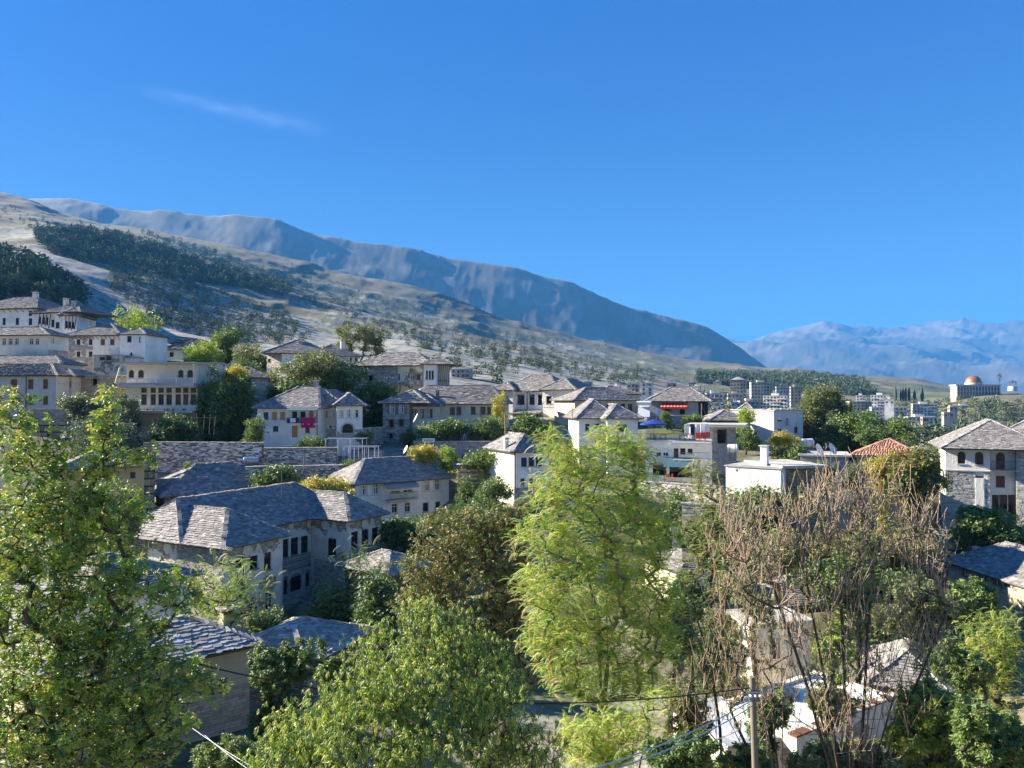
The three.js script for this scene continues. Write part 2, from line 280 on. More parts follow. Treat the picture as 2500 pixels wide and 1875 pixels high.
// overlapping stone slabs on a roof plane A-B (eave, left to right), C-D (top, right to left)
function slabRows(A, B, C, D, o, out) {
  const u = B.clone().sub(A).normalize(), n = u.clone().cross(D.clone().sub(A).lengthSq() > 0.01 ? D.clone().sub(A) : C.clone().sub(A)).normalize(), v = n.clone().cross(u);
  const q = [A, B, C, D].map(p => { const t = p.clone().sub(A); return [t.dot(u), t.dot(v)]; });
  const range = y => { let lo = 1e9, hi = -1e9; for (let i = 0; i < 4; i++) { const a = q[i], b = q[(i + 1) % 4]; if ((a[1] - y) * (b[1] - y) <= 0 && Math.abs(a[1] - b[1]) > 1e-6) { const x = a[0] + (b[0] - a[0]) * (y - a[1]) / (b[1] - a[1]); lo = Math.min(lo, x); hi = Math.max(hi, x); } else if (Math.abs(a[1] - y) < 1e-6) { lo = Math.min(lo, a[0]); hi = Math.max(hi, a[0]); } } return [lo, hi]; };
  const top = Math.max(...q.map(a => a[1]));
  for (let y = 0; y < top - 0.05; y += o.course * rr(0.92, 1.08)) {
    const r0 = range(Math.max(y, 0.001)), y1 = Math.min(top - 0.002, y + o.course * 1.35), r1 = range(y1);
    if (r0[0] > r0[1]) break;
    let x = r0[0] - R() * o.wid * 0.5;
    while (x < r0[1]) { const w = o.wid * rr(0.6, 1.45); const a = Math.max(x, r0[0] - 0.03), b = Math.min(x + w - o.gap, r0[1] + 0.03); if (b - a > 0.06) out({ a, b, a1: Math.min(Math.max(a, r1[0]), r1[1]), b1: Math.max(Math.min(b, r1[1]), r1[0]), y0: y - (y === 0 ? 0.05 : rr(-0.04, 0.05)) * (o.rough ?? 1), y1, A, u, v, n }); x += w; }
  }
}
function slates(S, A, B, C, D, o) {
  slabRows(A, B, C, D, o, s => {
    const pt = (x, y, h) => s.A.clone().addScaledVector(s.u, x).addScaledVector(s.v, y).addScaledVector(s.n, h), lift = o.th * rr(0.9, 1.9), col = slateTone(o.tone), j = () => rr(-0.03, 0.03) * (o.rough ?? 1);
    const p0 = pt(s.a + j(), s.y0 + j(), lift + o.th), p1 = pt(s.b + j(), s.y0 + j(), lift + o.th * rr(0.7, 1.2)), p2 = pt(s.b1, s.y1, o.th * 0.7), p3 = pt(s.a1, s.y1, o.th * 0.7);
    if (o.barrel) { // half-round clay tiles: a raised middle
      const m0 = pt((s.a + s.b) / 2, s.y0, lift + 0.13), m1 = pt((s.a1 + s.b1) / 2, s.y1, 0.13); S.quad(p0, m0, m1, p3, col); S.quad(m0, p1, p2, m1, col); S.tri(pt(s.a, s.y0, 0), m0, p0, col); S.tri(pt(s.b, s.y0, 0), p1, m0, col); return;
    }
    S.quad(p0, p1, p2, p3, col);
    const b0 = pt(s.a, s.y0, 0), b1 = pt(s.b, s.y0, 0);
    S.quad(b0, b1, p1, p0, col); S.tri(b0, p0, p3, col); S.tri(b1, p2, p1, col);
  });
}
function caps(S, a, b, wid, tone) { // flat stones set along a ridge or hip
  const d = b.clone().sub(a), len = d.length(); if (len < 0.3) return; d.normalize();
  const side = V(0, 1, 0).cross(d).normalize(), up = d.clone().cross(side);
  for (let t = 0; t < len - 0.05;) {
    const l = rr(0.32, 0.62) * wid / 0.42, e = Math.min(len, t + l * 0.92), h = rr(0.07, 0.15), col = slateTone(tone), w = wid * rr(0.4, 0.58), tilt = rr(-0.06, 0.06);
    const q = (tt, s, y) => a.clone().addScaledVector(d, tt).addScaledVector(side, s).addScaledVector(up, y + s * tilt);
    const A = q(t, -w, h), B = q(e, -w, h + 0.02), C = q(e, w, h + 0.02), D = q(t, w, h), drop = -0.16;
    S.quad(A, D, C, B, col); S.quad(A, B, q(e, -w, drop), q(t, -w, drop), col); S.quad(D, q(t, w, drop), q(e, w, drop), C, col); S.quad(A, q(t, -w, drop), q(t, w, drop), D, col); S.quad(B, C, q(e, w, drop), q(e, -w, drop), col);
    t += l;
  }
}
const STONE_TONES = [[0.42, 0.40, 0.36], [0.34, 0.33, 0.30], [0.50, 0.48, 0.43], [0.29, 0.28, 0.27], [0.46, 0.42, 0.34]];
function rubble(S, x0, x1, y0, y1, place, holes = [], sw = 0.5, sh = 0.22, tones = STONE_TONES) { // uneven courses of proud stones; place(s, y, out) -> point
  let y = y0;
  while (y < y1 - 0.04) {
    const h = Math.min(sh * rr(0.7, 1.35), y1 - y); let x = x0 - R() * sw * 0.5;
    while (x < x1) {
      const w = sw * rr(0.55, 1.6), a = Math.max(x, x0), b = Math.min(x + w, x1) - 0.025, t = y + h - 0.025; x += w;
      if (b - a < 0.05 || holes.some(q => b > q[0] && a < q[2] && t > q[1] && y < q[3])) continue;
      const o = rr(0.015, 0.075), c = pick(tones), k = rr(0.8, 1.2), col = [c[0] * k, c[1] * k, c[2] * k], j = () => rr(-0.02, 0.02);
      const p = [[a + j(), y + j()], [b + j(), y + j()], [b + j(), t + j()], [a + j(), t + j()]], f = p.map(q => place(q[0], q[1], o)), k0 = p.map(q => place(q[0], q[1], 0));
      S.quad(f[0], f[1], f[2], f[3], col); for (let i = 0; i < 4; i++) S.quad(k0[i], k0[(i + 1) % 4], f[(i + 1) % 4], f[i], col);
    }
    y += h;
  }
}
function archShape(w, h, cls = THREE.Shape) { const s = new cls(), r = w / 2; s.moveTo(-r, 0); s.lineTo(r, 0); s.lineTo(r, h - r); s.absarc(0, h - r, r, 0, Math.PI, false); s.lineTo(-r, 0); return s; }
class House {
  constructor(name, label, category = 'house', group) { this.name = name; this.label = label; this.cat = category; this.grp = group; this.blocks = []; }
  // front corners [px, depth] left and right as seen; eave and base as picture heights at the left corner
  block(L, Rr, e, b, D) {
    const A = P(L[0], e, L[1]), B = P(Rr[0], e, Rr[1]), yE = A.y, yB = typeof b === 'number' ? P(L[0], b, L[1]).y : b.Y, u = V(B.x - A.x, 0, B.z - A.z), w = u.length(), th = Math.atan2(-u.z, u.x);
    const m = new THREE.Matrix4().makeRotationY(th).setPosition(A.x, yB, A.z);
    if (!this.g) { this.g = thing(this.name, this.label, this.cat, V(A.x, yB, A.z), th, this.grp); this.inv = m.clone().invert(); }
    const blk = new Block(this, m, w, yE - yB, D); this.blocks.push(blk); return blk;
  }
}
class Block {
  constructor(h, m, w, H, D) { Object.assign(this, { h, m, w, H, D, rel: h.inv.clone().multiply(m), holes: { front: [], left: [], right: [] }, cell: 0.35 }); }
  frame(f) { const { w, D } = this; return f === 'front' ? new THREE.Matrix4() : f === 'left' ? new THREE.Matrix4().makeBasis(V(0, 0, 1), V(0, 1, 0), V(-1, 0, 0)).setPosition(0, 0, -D) : new THREE.Matrix4().makeBasis(V(0, 0, -1), V(0, 1, 0), V(1, 0, 0)).setPosition(w, 0, 0); }
  add(name, geo, mat, parent, kind) { geo.applyMatrix4(this.rel); return addMesh(name, geo, mat, parent || this.h.g, kind); }
  onFace(f, px, py, out = 0) { // where the line of sight meets a face, in metres along and up it
    const m = this.m.clone().multiply(this.frame(f)).invert(), o = V(0, 0, 0).applyMatrix4(m), d = P(px, py, 1).applyMatrix4(m).sub(o), t = (out - o.z) / d.z; return [o.x + d.x * t, o.y + d.y * t];
  }
  rect(f, r) { const a = this.onFace(f, r[0], r[3]), b = this.onFace(f, r[2], r[1]), L = f === 'front' ? this.w : this.D; return [Math.max(0.12, Math.min(a[0], b[0])), Math.min(a[1], b[1]), Math.min(L - 0.12, Math.max(a[0], b[0])), Math.min(this.H - 0.12, Math.max(a[1], b[1]))]; }
  win(f, style, z, ...rs) { for (const r of rs) { const q = this.rect(f, z ? z(r) : r); if (q[2] - q[0] > 0.25 && q[3] - q[1] > 0.25) this.holes[f].push([...q, style]); } return this; }
  winAt(f, style, ...qs) { for (const q of qs) this.holes[f].push([...q, style]); return this; }
  walls(mats, o = {}) { // walls with real openings, then what fills each opening
    const T = 0.36, { w, H, D } = this;
    for (const f of ['front', 'left', 'right']) {
      const mat = mats[f] || mats.all; if (!mat) continue;
      const len = f === 'front' ? w : D - T, off = f === 'right' ? T : 0, sh = new THREE.Shape([new THREE.Vector2(off, -(o.foot ?? 5)), new THREE.Vector2(off + len, -(o.foot ?? 5)), new THREE.Vector2(off + len, H), new THREE.Vector2(off, H)]);
      for (const [a, b, c, d, st] of this.holes[f]) {
        const p = st.startsWith('arch') ? archShape(c - a, d - b, THREE.Path) : new THREE.Path([new THREE.Vector2(a, b), new THREE.Vector2(c, b), new THREE.Vector2(c, d), new THREE.Vector2(a, d)]);
        if (st.startsWith('arch')) { const q = p.getPoints(14).map(v => new THREE.Vector2(v.x + (a + c) / 2, v.y + b)); sh.holes.push(new THREE.Path(q)); } else sh.holes.push(p);
      }
      const g = new THREE.ExtrudeGeometry(sh, { depth: T, bevelEnabled: false }); g.translate(0, 0, -T); g.applyMatrix4(this.frame(f));
      this.add('wall', g, mat);
      for (const q of this.holes[f]) this.fill(f, q);
    }
    const back = box(T, w - T, -(o.foot ?? 5), H, -D, -D + T); this.add('wall', back, mats.back || mats.all || mats.front || M.grey);
    return this;
  }
  fill(f, [a, b, c, d, style]) {
    const fr = this.frame(f), put = (n, g, m, par) => { g.applyMatrix4(fr); return this.add(n, g, m, par); }, w = c - a, h = d - b, t = Math.min(0.09, w * 0.09), arch = style.startsWith('arch'), wood = /white/.test(style) ? M.whiteFrame : /brown/.test(style) ? M.wood : M.darkWood;
    if (/shut/.test(style)) { // closed board shutters, two leaves
      const m = /orange/.test(style) ? M.orangeShutter : M.brownShutter, s = put('shutter', box(a, a + w / 2 - 0.02, b, d, -0.16, -0.08), m);
      put('shutter', box(a + w / 2 + 0.02, c, b, d, -0.16, -0.08), m); put('board', box(a + 0.02, c - 0.02, b + 0.02, d - 0.02, -0.24, -0.17), M.wood, s);
      put('sill', box(a - 0.1, c + 0.1, b - 0.1, b - 0.005, -0.06, 0.07), M.concrete, s); return;
    }
    if (/door/.test(style)) { const m = /orange/.test(style) ? M.orangeShutter : /brown/.test(style) ? M.brownShutter : M.darkWood, s = put('door', merge([box(a + t, c - t, b, d - t, -0.22, -0.16), box(a + t + w * .15, c - t - w * .15, b + h * .12, b + h * .42, -0.155, -0.13), box(a + t + w * .15, c - t - w * .15, b + h * .52, d - h * .14, -0.155, -0.13)]), m); put('door_frame', merge([box(a, a + t, b, d, -0.24, -0.1), box(c - t, c, b, d, -0.24, -0.1), box(a + t, c - t, d - t, d, -0.24, -0.1)]), M.wood, s); return; }
    if (/hole/.test(style)) { put('lintel', box(a - .15, c + .15, d + .004, d + .14, -.3, .03), M.slab); return; }
    if (arch) {
      const sh = archShape(w - 0.02, h - 0.02), inner = archShape(w - 2 * t, h - 2 * t, THREE.Path); const pts = inner.getPoints(12).map(v => new THREE.Vector2(v.x, v.y + t)); sh.holes.push(new THREE.Path(pts));
      const fg = new THREE.ExtrudeGeometry(sh, { depth: 0.08, bevelEnabled: false, curveSegments: 10 }); fg.translate((a + c) / 2, b + 0.01, -0.2);
      const bars = [box((a + c) / 2 - t / 2, (a + c) / 2 + t / 2, b + t, d - t, -0.19, -0.13), box(a + t, c - t, d - w / 2 - t / 2, d - w / 2 + t / 2, -0.188, -0.132)];
      if (w > 1.3) for (const k of [-1, 1]) bars.push(box((a + c) / 2 + k * w * .25 - t / 3, (a + c) / 2 + k * w * .25 + t / 3, b + t, d - w / 2 - t / 2, -0.186, -0.134));
      const win = put('window', merge([fg, ...bars].map(g => { g.deleteAttribute('uv'); return g; })), wood);
      const pg = new THREE.ShapeGeometry(archShape(w - 0.04, h - 0.04), 10); pg.translate((a + c) / 2, b + 0.02, -0.165); put('pane', pg, M.glass, win);
      if (/ring/.test(style)) { const ring = archShape(w + 0.5, h + 0.25), hole = archShape(w, h, THREE.Path); ring.holes.push(new THREE.Path(hole.getPoints(12))); const rg = new THREE.ExtrudeGeometry(ring, { depth: 0.07, bevelEnabled: false, curveSegments: 12 }); rg.translate((a + c) / 2, b, 0.002); put('arch_stones', rg, M.slab); }
      put('sill', box(a - 0.12, c + 0.12, b - 0.13, b - 0.005, -0.06, 0.09), M.slab, win); return;
    }
    const r = -0.12, bars = [box(a, a + t, b, d, r - 0.08, r), box(c - t, c, b, d, r - 0.08, r), box(a + t, c - t, b, b + t, r - 0.08, r), box(a + t, c - t, d - t, d, r - 0.08, r)], mid = (a + c) / 2, n = w > 1.7 ? 3 : w > 0.75 ? 2 : 1;
    for (let i = 1; i < n; i++) bars.push(box(a + w * i / n - t / 2, a + w * i / n + t / 2, b + t, d - t, r - 0.07, r - 0.01));
    if (h > 0.9) bars.push(box(a + t, c - t, b + h * 0.68 - t / 2, b + h * 0.68 + t / 2, r - 0.065, r - 0.015));
    const win = put('window', merge(bars), wood);
    put('pane', box(a + t * .5, c - t * .5, b + t * .5, d - t * .5, r - 0.06, r - 0.045), M.glass, win);
    if (/curtain/.test(style)) { const k = rr(0.25, 0.5); put('curtain', box(a + t, a + t + w * k, b + t, d - t, r - 0.044, r - 0.04), M.curtain, win); if (R() < .6) put('curtain', box(c - t - w * .22, c - t, b + t, d - t, r - 0.044, r - 0.04), M.curtain, win); }
    if (/roller/.test(style)) put('roller_blind', box(a + t, c - t, b + h * .45, d - t, r - 0.03, r + 0.02), M.whiteFrame, win);
    if (/trim/.test(style)) put('surround', merge([box(a - .16, a - .003, b - .1, d + .16, 0.003, .05), box(c + .003, c + .16, b - .1, d + .16, 0.003, .05), box(a, c, d + .003, d + .16, 0.004, .048)]), M.whiteFrame, win);
    put('sill', box(a - 0.1, c + 0.1, b - 0.09, b - 0.005, -0.1, 0.08), /old/.test(style) ? M.stone : M.slab, win);
  }
  rubbleOn(f, x0, x1, y0, y1, o = {}) { // proud stones over part of a face
    const S = new Soup(), fr = this.rel.clone().multiply(this.frame(f)); rubble(S, x0, x1, y0, y1, (s, y, n) => V(s, y, n + 0.004).applyMatrix4(fr), this.holes[f].map(q => [q[0] - .08, q[1] - .12, q[2] + .08, q[3] + .08]), o.sw, o.sh, o.tones);
    return addMesh('stonework', S.geo(), M.rubble, this.h.g, 'stuff');
  }
  // hip roof over local x0..x1, z0..z1 (eave edges), ridge from a to b (local [x, z]), rise above the wall head
  roof(o) {
    const { H } = this, ov = o.over ?? 0.6, x0 = (o.x0 ?? 0) - ov, x1 = (o.x1 ?? this.w) + ov, z0 = (o.z0 ?? -this.D) - ov, z1 = (o.z1 ?? 0) + ov, y = (o.y ?? H) + 0.02, w = x1 - x0, d = z1 - z0, ax = o.axis || (w >= d ? 'x' : 'z'), hip = o.hip ?? 0.5 * Math.min(w, d);
    const ra = ax === 'x' ? V(x0 + (o.hipA ?? hip), y + o.rise, o.rz ?? (z0 + z1) / 2) : V(o.rx ?? (x0 + x1) / 2, y + o.rise, z0 + (o.hipA ?? hip)), rb = ax === 'x' ? V(x1 - (o.hipB ?? hip), y + o.rise, o.rz ?? (z0 + z1) / 2) : V(o.rx ?? (x0 + x1) / 2, y + o.rise, z1 - (o.hipB ?? hip));
    const fl = V(x0, y, z1), fr = V(x1, y, z1), br = V(x1, y, z0), bl = V(x0, y, z0), t = V(0, -0.14, 0);
    const planes = ax === 'x' ? [[fl, fr, rb, ra], [fr, br, rb, rb], [br, bl, ra, rb], [bl, fl, ra, ra]] : [[fl, fr, rb, rb], [fr, br, ra, rb], [br, bl, ra, ra], [bl, fl, rb, ra]];
    const U = new Soup(), c = [0.1, 0.09, 0.08], lo = p => p.clone().add(t);
    for (const p of planes) U.quad(p[0], p[1], p[2], p[3], c);
    const cor = [fl, fr, br, bl]; for (let i = 0; i < 4; i++) U.quad(lo(cor[i]), lo(cor[(i + 1) % 4]), cor[(i + 1) % 4], cor[i], c);
    U.quad(lo(bl), lo(br), lo(fr), lo(fl), c);
    const roof = this.add('roof', U.geo(), M.soffit), S = new Soup(), so = { course: 0.27, wid: 0.42, th: 0.045, gap: 0.03, ...(o.slate || {}) };
    planes.forEach((p, i) => { if (!(o.skip || '').includes('frbl'[i])) slates(S, ...p, so); });
    const tone = so.capTone || so.tone, cw = so.capW || 0.42; caps(S, ra, rb, cw, tone); caps(S, fl, ax === 'x' ? ra : rb, cw, tone); caps(S, fr, rb, cw, tone); if (!o.skip) { caps(S, bl, ra, cw, tone); caps(S, br, ax === 'x' ? rb : ra, cw, tone); }
    this.add(so.barrel ? 'roof_tiles' : 'slates', S.geo(), M.slate, roof, 'stuff');
    if (o.brackets) for (let i = 0; i <= o.brackets; i++) { const x = lerp(x0 + ov, x1 - ov, i / o.brackets); this.add('bracket', bar(V(x, y - 0.75, z1 - ov + .02), V(x, y - 0.12, z1 - 0.08), 0.05), M.darkWood); }
    this.planes = planes; return roof;
  }
  chimney(x, z, y0, y1, w = 0.7, mat = M.stone) {
    const c = this.add('chimney', merge([box(x - w / 2, x + w / 2, y0, y1, z - w / 2, z + w / 2)]), mat);
    for (const i of [-1, 1]) for (const k of [-1, 1]) this.add('vent_post', box(x + i * w * .36 - .08, x + i * w * .36 + .08, y1 + .001, y1 + .28, z + k * w * .36 - .08, z + k * w * .36 + .08), mat, c);
    this.add('chimney_cap', merge([box(x - w * .68, x + w * .68, y1 + .282, y1 + .37, z - w * .68, z + w * .68), box(x - w * .45, x + w * .45, y1 + .372, y1 + .45, z - w * .45, z + w * .45)]), M.slab, c); return c;
  }
  box(name, mat, ...b) { return this.add(name, box(...b), mat); }
}
// ---------------------------------------------------------------- the houses, left to right
srand(11);
{ // white tower house on the far left crest
  const h = new House('tower_house', 'tall white tower house with dark diagonal eave struts at the top left'), a = h.block([-75, 162], [88, 159], 757, 905, 12);
  a.win('front', 'dark', ZA, [20, 332, 48, 392], [130, 332, 160, 392], [240, 335, 272, 392], [240, 272, 270, 315]).walls({ all: M.white });
  a.roof({ rise: 3.3, hip: 6.2, over: 0.9, brackets: 11 }); a.chimney(11.8, -5, a.H + 2, a.H + 3.9, 0.9, M.old);
  const b = h.block([88.5, 158.5], [154, 157], 765, 905, 9);
  b.win('front', 'dark', ZA, [325, 320, 347, 382], [357, 322, 380, 387], [387, 327, 408, 392], [430, 345, 460, 410], [467, 367, 502, 420]).walls({ all: M.white });
  b.roof({ rise: 2.2, over: 0.9, x1: b.w + 4 }); b.chimney(3.6, -4, b.H + 1.3, b.H + 3.2, 0.8, M.old);
  const c = h.block([153, 156], [188, 156.4], 770, 905, 8);
  c.win('front', 'dark', ZA, [550, 357, 572, 417], [580, 362, 600, 420], [605, 365, 627, 422]).walls({ all: M.white });
  c.roof({ rise: 1.7, over: 0.8 }); c.chimney(0.6, -4, c.H + .9, c.H + 3.1, 0.9, M.slab);
  for (const [bb, list] of [[b, [[320, 410, 338, 270], [350, 408, 372, 272], [380, 405, 400, 275], [412, 420, 432, 282], [500, 330, 515, 290]]], [c, [[550, 430, 556, 300], [575, 432, 585, 305], [603, 436, 615, 310], [628, 430, 645, 318]]]]) for (const [x0, y0, x1, y1] of list) {
    const q = ZA([x0, y0, x1, y1]), s = bb.onFace('front', q[0], q[1]), t = bb.onFace('front', q[2], q[3], 0.8); bb.add('eave_strut', bar(V(s[0], s[1], 0.03), V(t[0], Math.min(t[1], bb.H + .05), 0.8), 0.075), M.darkWood);
  }
}
{
  const h = new House('long_stone_house', 'pale two storey house below the white tower with small white multi-pane windows'), a = h.block([-60, 139], [119, 137], 820, 905, 5);
  a.win('front', 'white', ZA, [18, 503, 50, 560], [70, 503, 105, 560], [122, 503, 157, 560], [245, 503, 280, 557], [297, 503, 330, 557]); a.win('right', 'hole', ZA, [420, 505, 432, 560], [445, 505, 455, 550]).walls({ all: M.warmWhite });
  a.rubbleOn('front', 0, a.w, 0, 2.6); a.rubbleOn('right', 0, a.D, 0, 3.8); a.roof({ rise: 1.7, over: 0.7, hipB: 4.5 });
  const b = h.block([-70, 133], [148, 131.5], 889, 920, 6); b.walls({ all: M.warmWhite }); b.roof({ rise: 1.6, over: 0.5 });
}
{
  const h = new House('tiled_house', 'pale grey house with ribbed clay tile roof and brown shutters at left edge'), a = h.block([-75, 126], [137, 124], 918, 1004, 9), tone = [0.30, 0.245, 0.20];
  a.win('front', 'shut', ZA, [90, 850, 145, 930], [235, 850, 282, 930], [362, 850, 405, 930], [90, 990, 145, 1065], [240, 990, 280, 1065], [362, 990, 405, 1063]).walls({ all: M.grey });
  a.roof({ rise: 2.1, over: 0.7, slate: { barrel: 1, wid: 0.42, course: 0.5, rough: 0.2, gap: 0.01, tone, capTone: [0.5, 0.42, 0.35], capW: .34 } });
  a.box('downpipe', M.metal, a.w - 5.4, a.w - 5.28, 0, a.H, 0.03, 0.15);
  const b = h.block([138, 127], [177, 127], 918, 1004, 7); b.win('front', 'shut', ZA, [582, 868, 597, 920]); b.win('front', 'door brown', ZA, [548, 865, 568, 958]).walls({ all: M.grey });
  b.roof({ rise: 1.2, over: 0.8, slate: { barrel: 1, wid: 0.42, course: 0.5, rough: 0.2, gap: 0.01, tone, capTone: [0.5, 0.42, 0.35], capW: .34 } });
}
{
  const h = new House('stone_outbuilding', 'low tan rubble outbuilding with one dark window beside the tiled house', 'outbuilding'), a = h.block([178, 130], [288, 128], 918, 985, 6);
  a.win('front', 'hole', ZA, [778, 843, 818, 905], [950, 880, 972, 915]).walls({ all: M.warmStone }); a.rubbleOn('front', 0, a.w, 0, a.H, { tones: [[.46, .38, .26], [.4, .34, .25], [.5, .44, .34], [.36, .3, .22]] });
  a.box('roof_slab', M.slab, -.3, a.w + .3, a.H + .003, a.H + .16, -6.3, .35);
}
{
  const h = new House('stone_house', 'three storey house half stone half white plaster under a peaked slate roof'), a = h.block([168, 151], [292, 150], 820, 920, 10);
  a.win('front', 'dark', ZA, [645, 512, 678, 560], [748, 512, 780, 560], [645, 615, 678, 660], [748, 615, 780, 660]); a.win('front', 'shut', ZA, [848, 512, 885, 560], [928, 512, 966, 560]); a.win('front', 'white', ZA, [645, 705, 690, 772]).walls({ all: M.white });
  a.rubbleOn('front', 0, 5.2, 0, a.H); a.roof({ rise: 2.9, over: 0.9, brackets: 12 });
  const b = h.block([292.5, 148], [354, 147.5], 817, 912, 8); b.win('front', 'dark', ZA, [1072, 485, 1110, 537], [1172, 490, 1184, 540], [1125, 690, 1147, 720]); b.win('front', 'arch', ZA, [1097, 622, 1116, 652]).walls({ all: M.white }); b.roof({ rise: 1.5, over: 0.5 });
  const c = h.block([228, 144], [292, 144], 868, 925, 5); c.win('front', 'dark', ZA, [840, 660, 885, 690], [893, 660, 940, 690]).walls({ all: M.old }); c.box('roof_slab', M.concrete, -.25, c.w + .25, c.H + .003, c.H + .13, -5.2, .3);
  const d = h.block([293, 145.5], [333, 145.5], 874, 915, 2); d.win('front', 'hole', ZA, [1017, 675, 1052, 715]).walls({ all: M.white }); d.box('roof_slab', M.concrete, -.4, d.w + .5, d.H + .003, d.H + .12, -2.2, .4);
}
{
  const h = new House('small_white_house', 'small white house with shallow slate and red roof on the crest beside yellow trees'), a = h.block([393, 172], [432, 171], 853, 890, 7);
  a.win('front', 'dark', ZA, [1430, 622, 1465, 660]).walls({ all: M.white }); a.roof({ rise: 1.3, over: 0.5 });
  const b = h.block([432, 169], [480, 169], 852, 890, 8); b.win('front', 'dark', ZA, [1548, 600, 1580, 632]).walls({ all: M.white }); b.roof({ rise: 1.8, over: 0.7 });
  const c = h.block([418, 178], [500, 178], 839, 880, 5); c.walls({ all: M.grey }); c.roof({ rise: 1.1, over: .4, slate: { barrel: 1, wid: .4, course: .5, rough: .2, gap: .01, tone: [.36, .16, .09] } });
}
{ // house with a white balustrade
  const h = new House('balcony_house', 'flat roofed house with white baluster balcony over a tall glazed ground floor'), a = h.block([309, 121], [483, 120], 890, 1000, 9);
  a.win('front', 'arch', ZA, [1085, 770, 1130, 843], [1165, 770, 1213, 843], [1503, 770, 1548, 838], [1580, 770, 1628, 838]);
  for (const [x0, x1] of [[1190, 1238], [1270, 1315], [1335, 1382], [1402, 1450], [1480, 1527], [1545, 1590], [1608, 1655]]) a.win('front', 'brown', ZA, [x0, 922, x1, 964], [x0, 976, x1, 1066]);
  a.walls({ all: M.warmWhite });
  const slabY = a.onFace('front', 400, 944)[1], topY = a.onFace('front', 400, 925)[1];
  a.box('roof_slab', M.slab, -1.4, a.w + 0.6, a.H + .003, a.H + .3, -9.4, 1.7);
  a.box('balcony_floor', M.slab, -0.3, a.w + .2, slabY - .15, slabY + .55, .004, 1.6);
  for (let i = 0; i < 46; i++) { const x = -.1 + (a.w + .1) * i / 45; const g = new THREE.LatheGeometry([[.05, 0], [.05, .06], [.03, .1], [.055, .3], [.03, .55], [.05, .6], [.05, .66]].map(q => new THREE.Vector2(q[0], q[1])), 6); g.translate(x, slabY + .56, 1.45); a.add('baluster', g, M.whiteFrame); }
  for (const x of [-.3, 2.6, 5.9, 9.2, a.w + .1]) a.box('baluster_post', M.whiteFrame, x - .1, x + .1, slabY + .551, slabY + 1.3, 1.37, 1.53);
  a.box('handrail', M.whiteFrame, -.4, a.w + .2, slabY + 1.302, slabY + 1.4, 1.36, 1.54);
  a.box('terrace_floor', M.slab, -.5, a.w + .3, -0.5, -.12, .004, 2.2);
  for (const s of [0, 1]) { const q = a.w * s; a.add('brace_wall', merge([bar(V(q + (s ? .4 : -1), slabY + .5, 1.3), V(q, a.H, 1.5), .16, .16, 4)]), M.warmWhite); }
  a.box('base_wall', M.tan, 1.2, a.w, -2.6, -.52, -.3, .6);
  for (let i = 0; i < 9; i++) { const x = rr(.4, a.w - .4); const g = new THREE.CylinderGeometry(.16, .12, .3, 8); g.translate(x, .032, 1.6); a.add('flower_pot', g, M.brownShutter); }
  const b = h.block([484, 124], [541, 125], 888, 960, 8); b.win('front', 'white', ZA, [1758, 752, 1788, 782], [1800, 752, 1825, 782]).walls({ all: M.white }); b.box('roof_slab', M.slab, -.3, b.w + .4, b.H + .003, b.H + .22, -8, .5);
}
{
  const h = new House('round_stone_house', 'whitewashed stone house with a laundry balcony and slate cap behind vines'), a = h.block([560, 131], [612, 128], 920, 1000, 7);
  a.win('front', 'hole', ZB, [100, 770, 180, 840]).walls({ all: M.old });
  const b = h.block([612.5, 127], [657, 128], 922, 1010, 7); b.win('front', 'hole', ZB, [266, 660, 276, 710], [258, 810, 270, 840]).walls({ all: M.old }); b.rubbleOn('front', 0, b.w, 0, b.H, { tones: [[.6, .59, .56], [.5, .49, .46], [.42, .4, .37], [.66, .65, .62]] });
  b.roof({ rise: 1.9, over: 0.5, x0: -4, z0: -8 });
  const y = b.onFace('front', 590, 954)[1]; b.box('balcony_floor', M.concrete, -4.2, 0, y - .15, y, .4, 1.9); b.box('balcony_parapet', M.wood, -4.2, 0, y + .003, y + .7, 1.82, 1.9);
  for (const x of [-4, -2, -.1]) b.box('balcony_post', M.darkWood, x - .05, x + .05, y + .002, y + 2.6, 1.7, 1.8);
  for (const [x, m] of [[-3.8, M.navyCloth], [-2.9, M.whiteCloth], [-2.3, M.navyCloth], [-1.7, M.navyCloth], [-1.1, M.navyCloth], [-.5, M.navyCloth]]) { const g = new THREE.PlaneGeometry(.5, 1, 6, 1), p = g.attributes.position; for (let i = 0; i < p.count; i++) p.setZ(i, .06 * Math.sin(p.getX(i) * 20 + x)); g.translate(x, y + 1.35, 1.95); const w = new THREE.BufferGeometry().copy(g); b.add('laundry', w, m); }
}
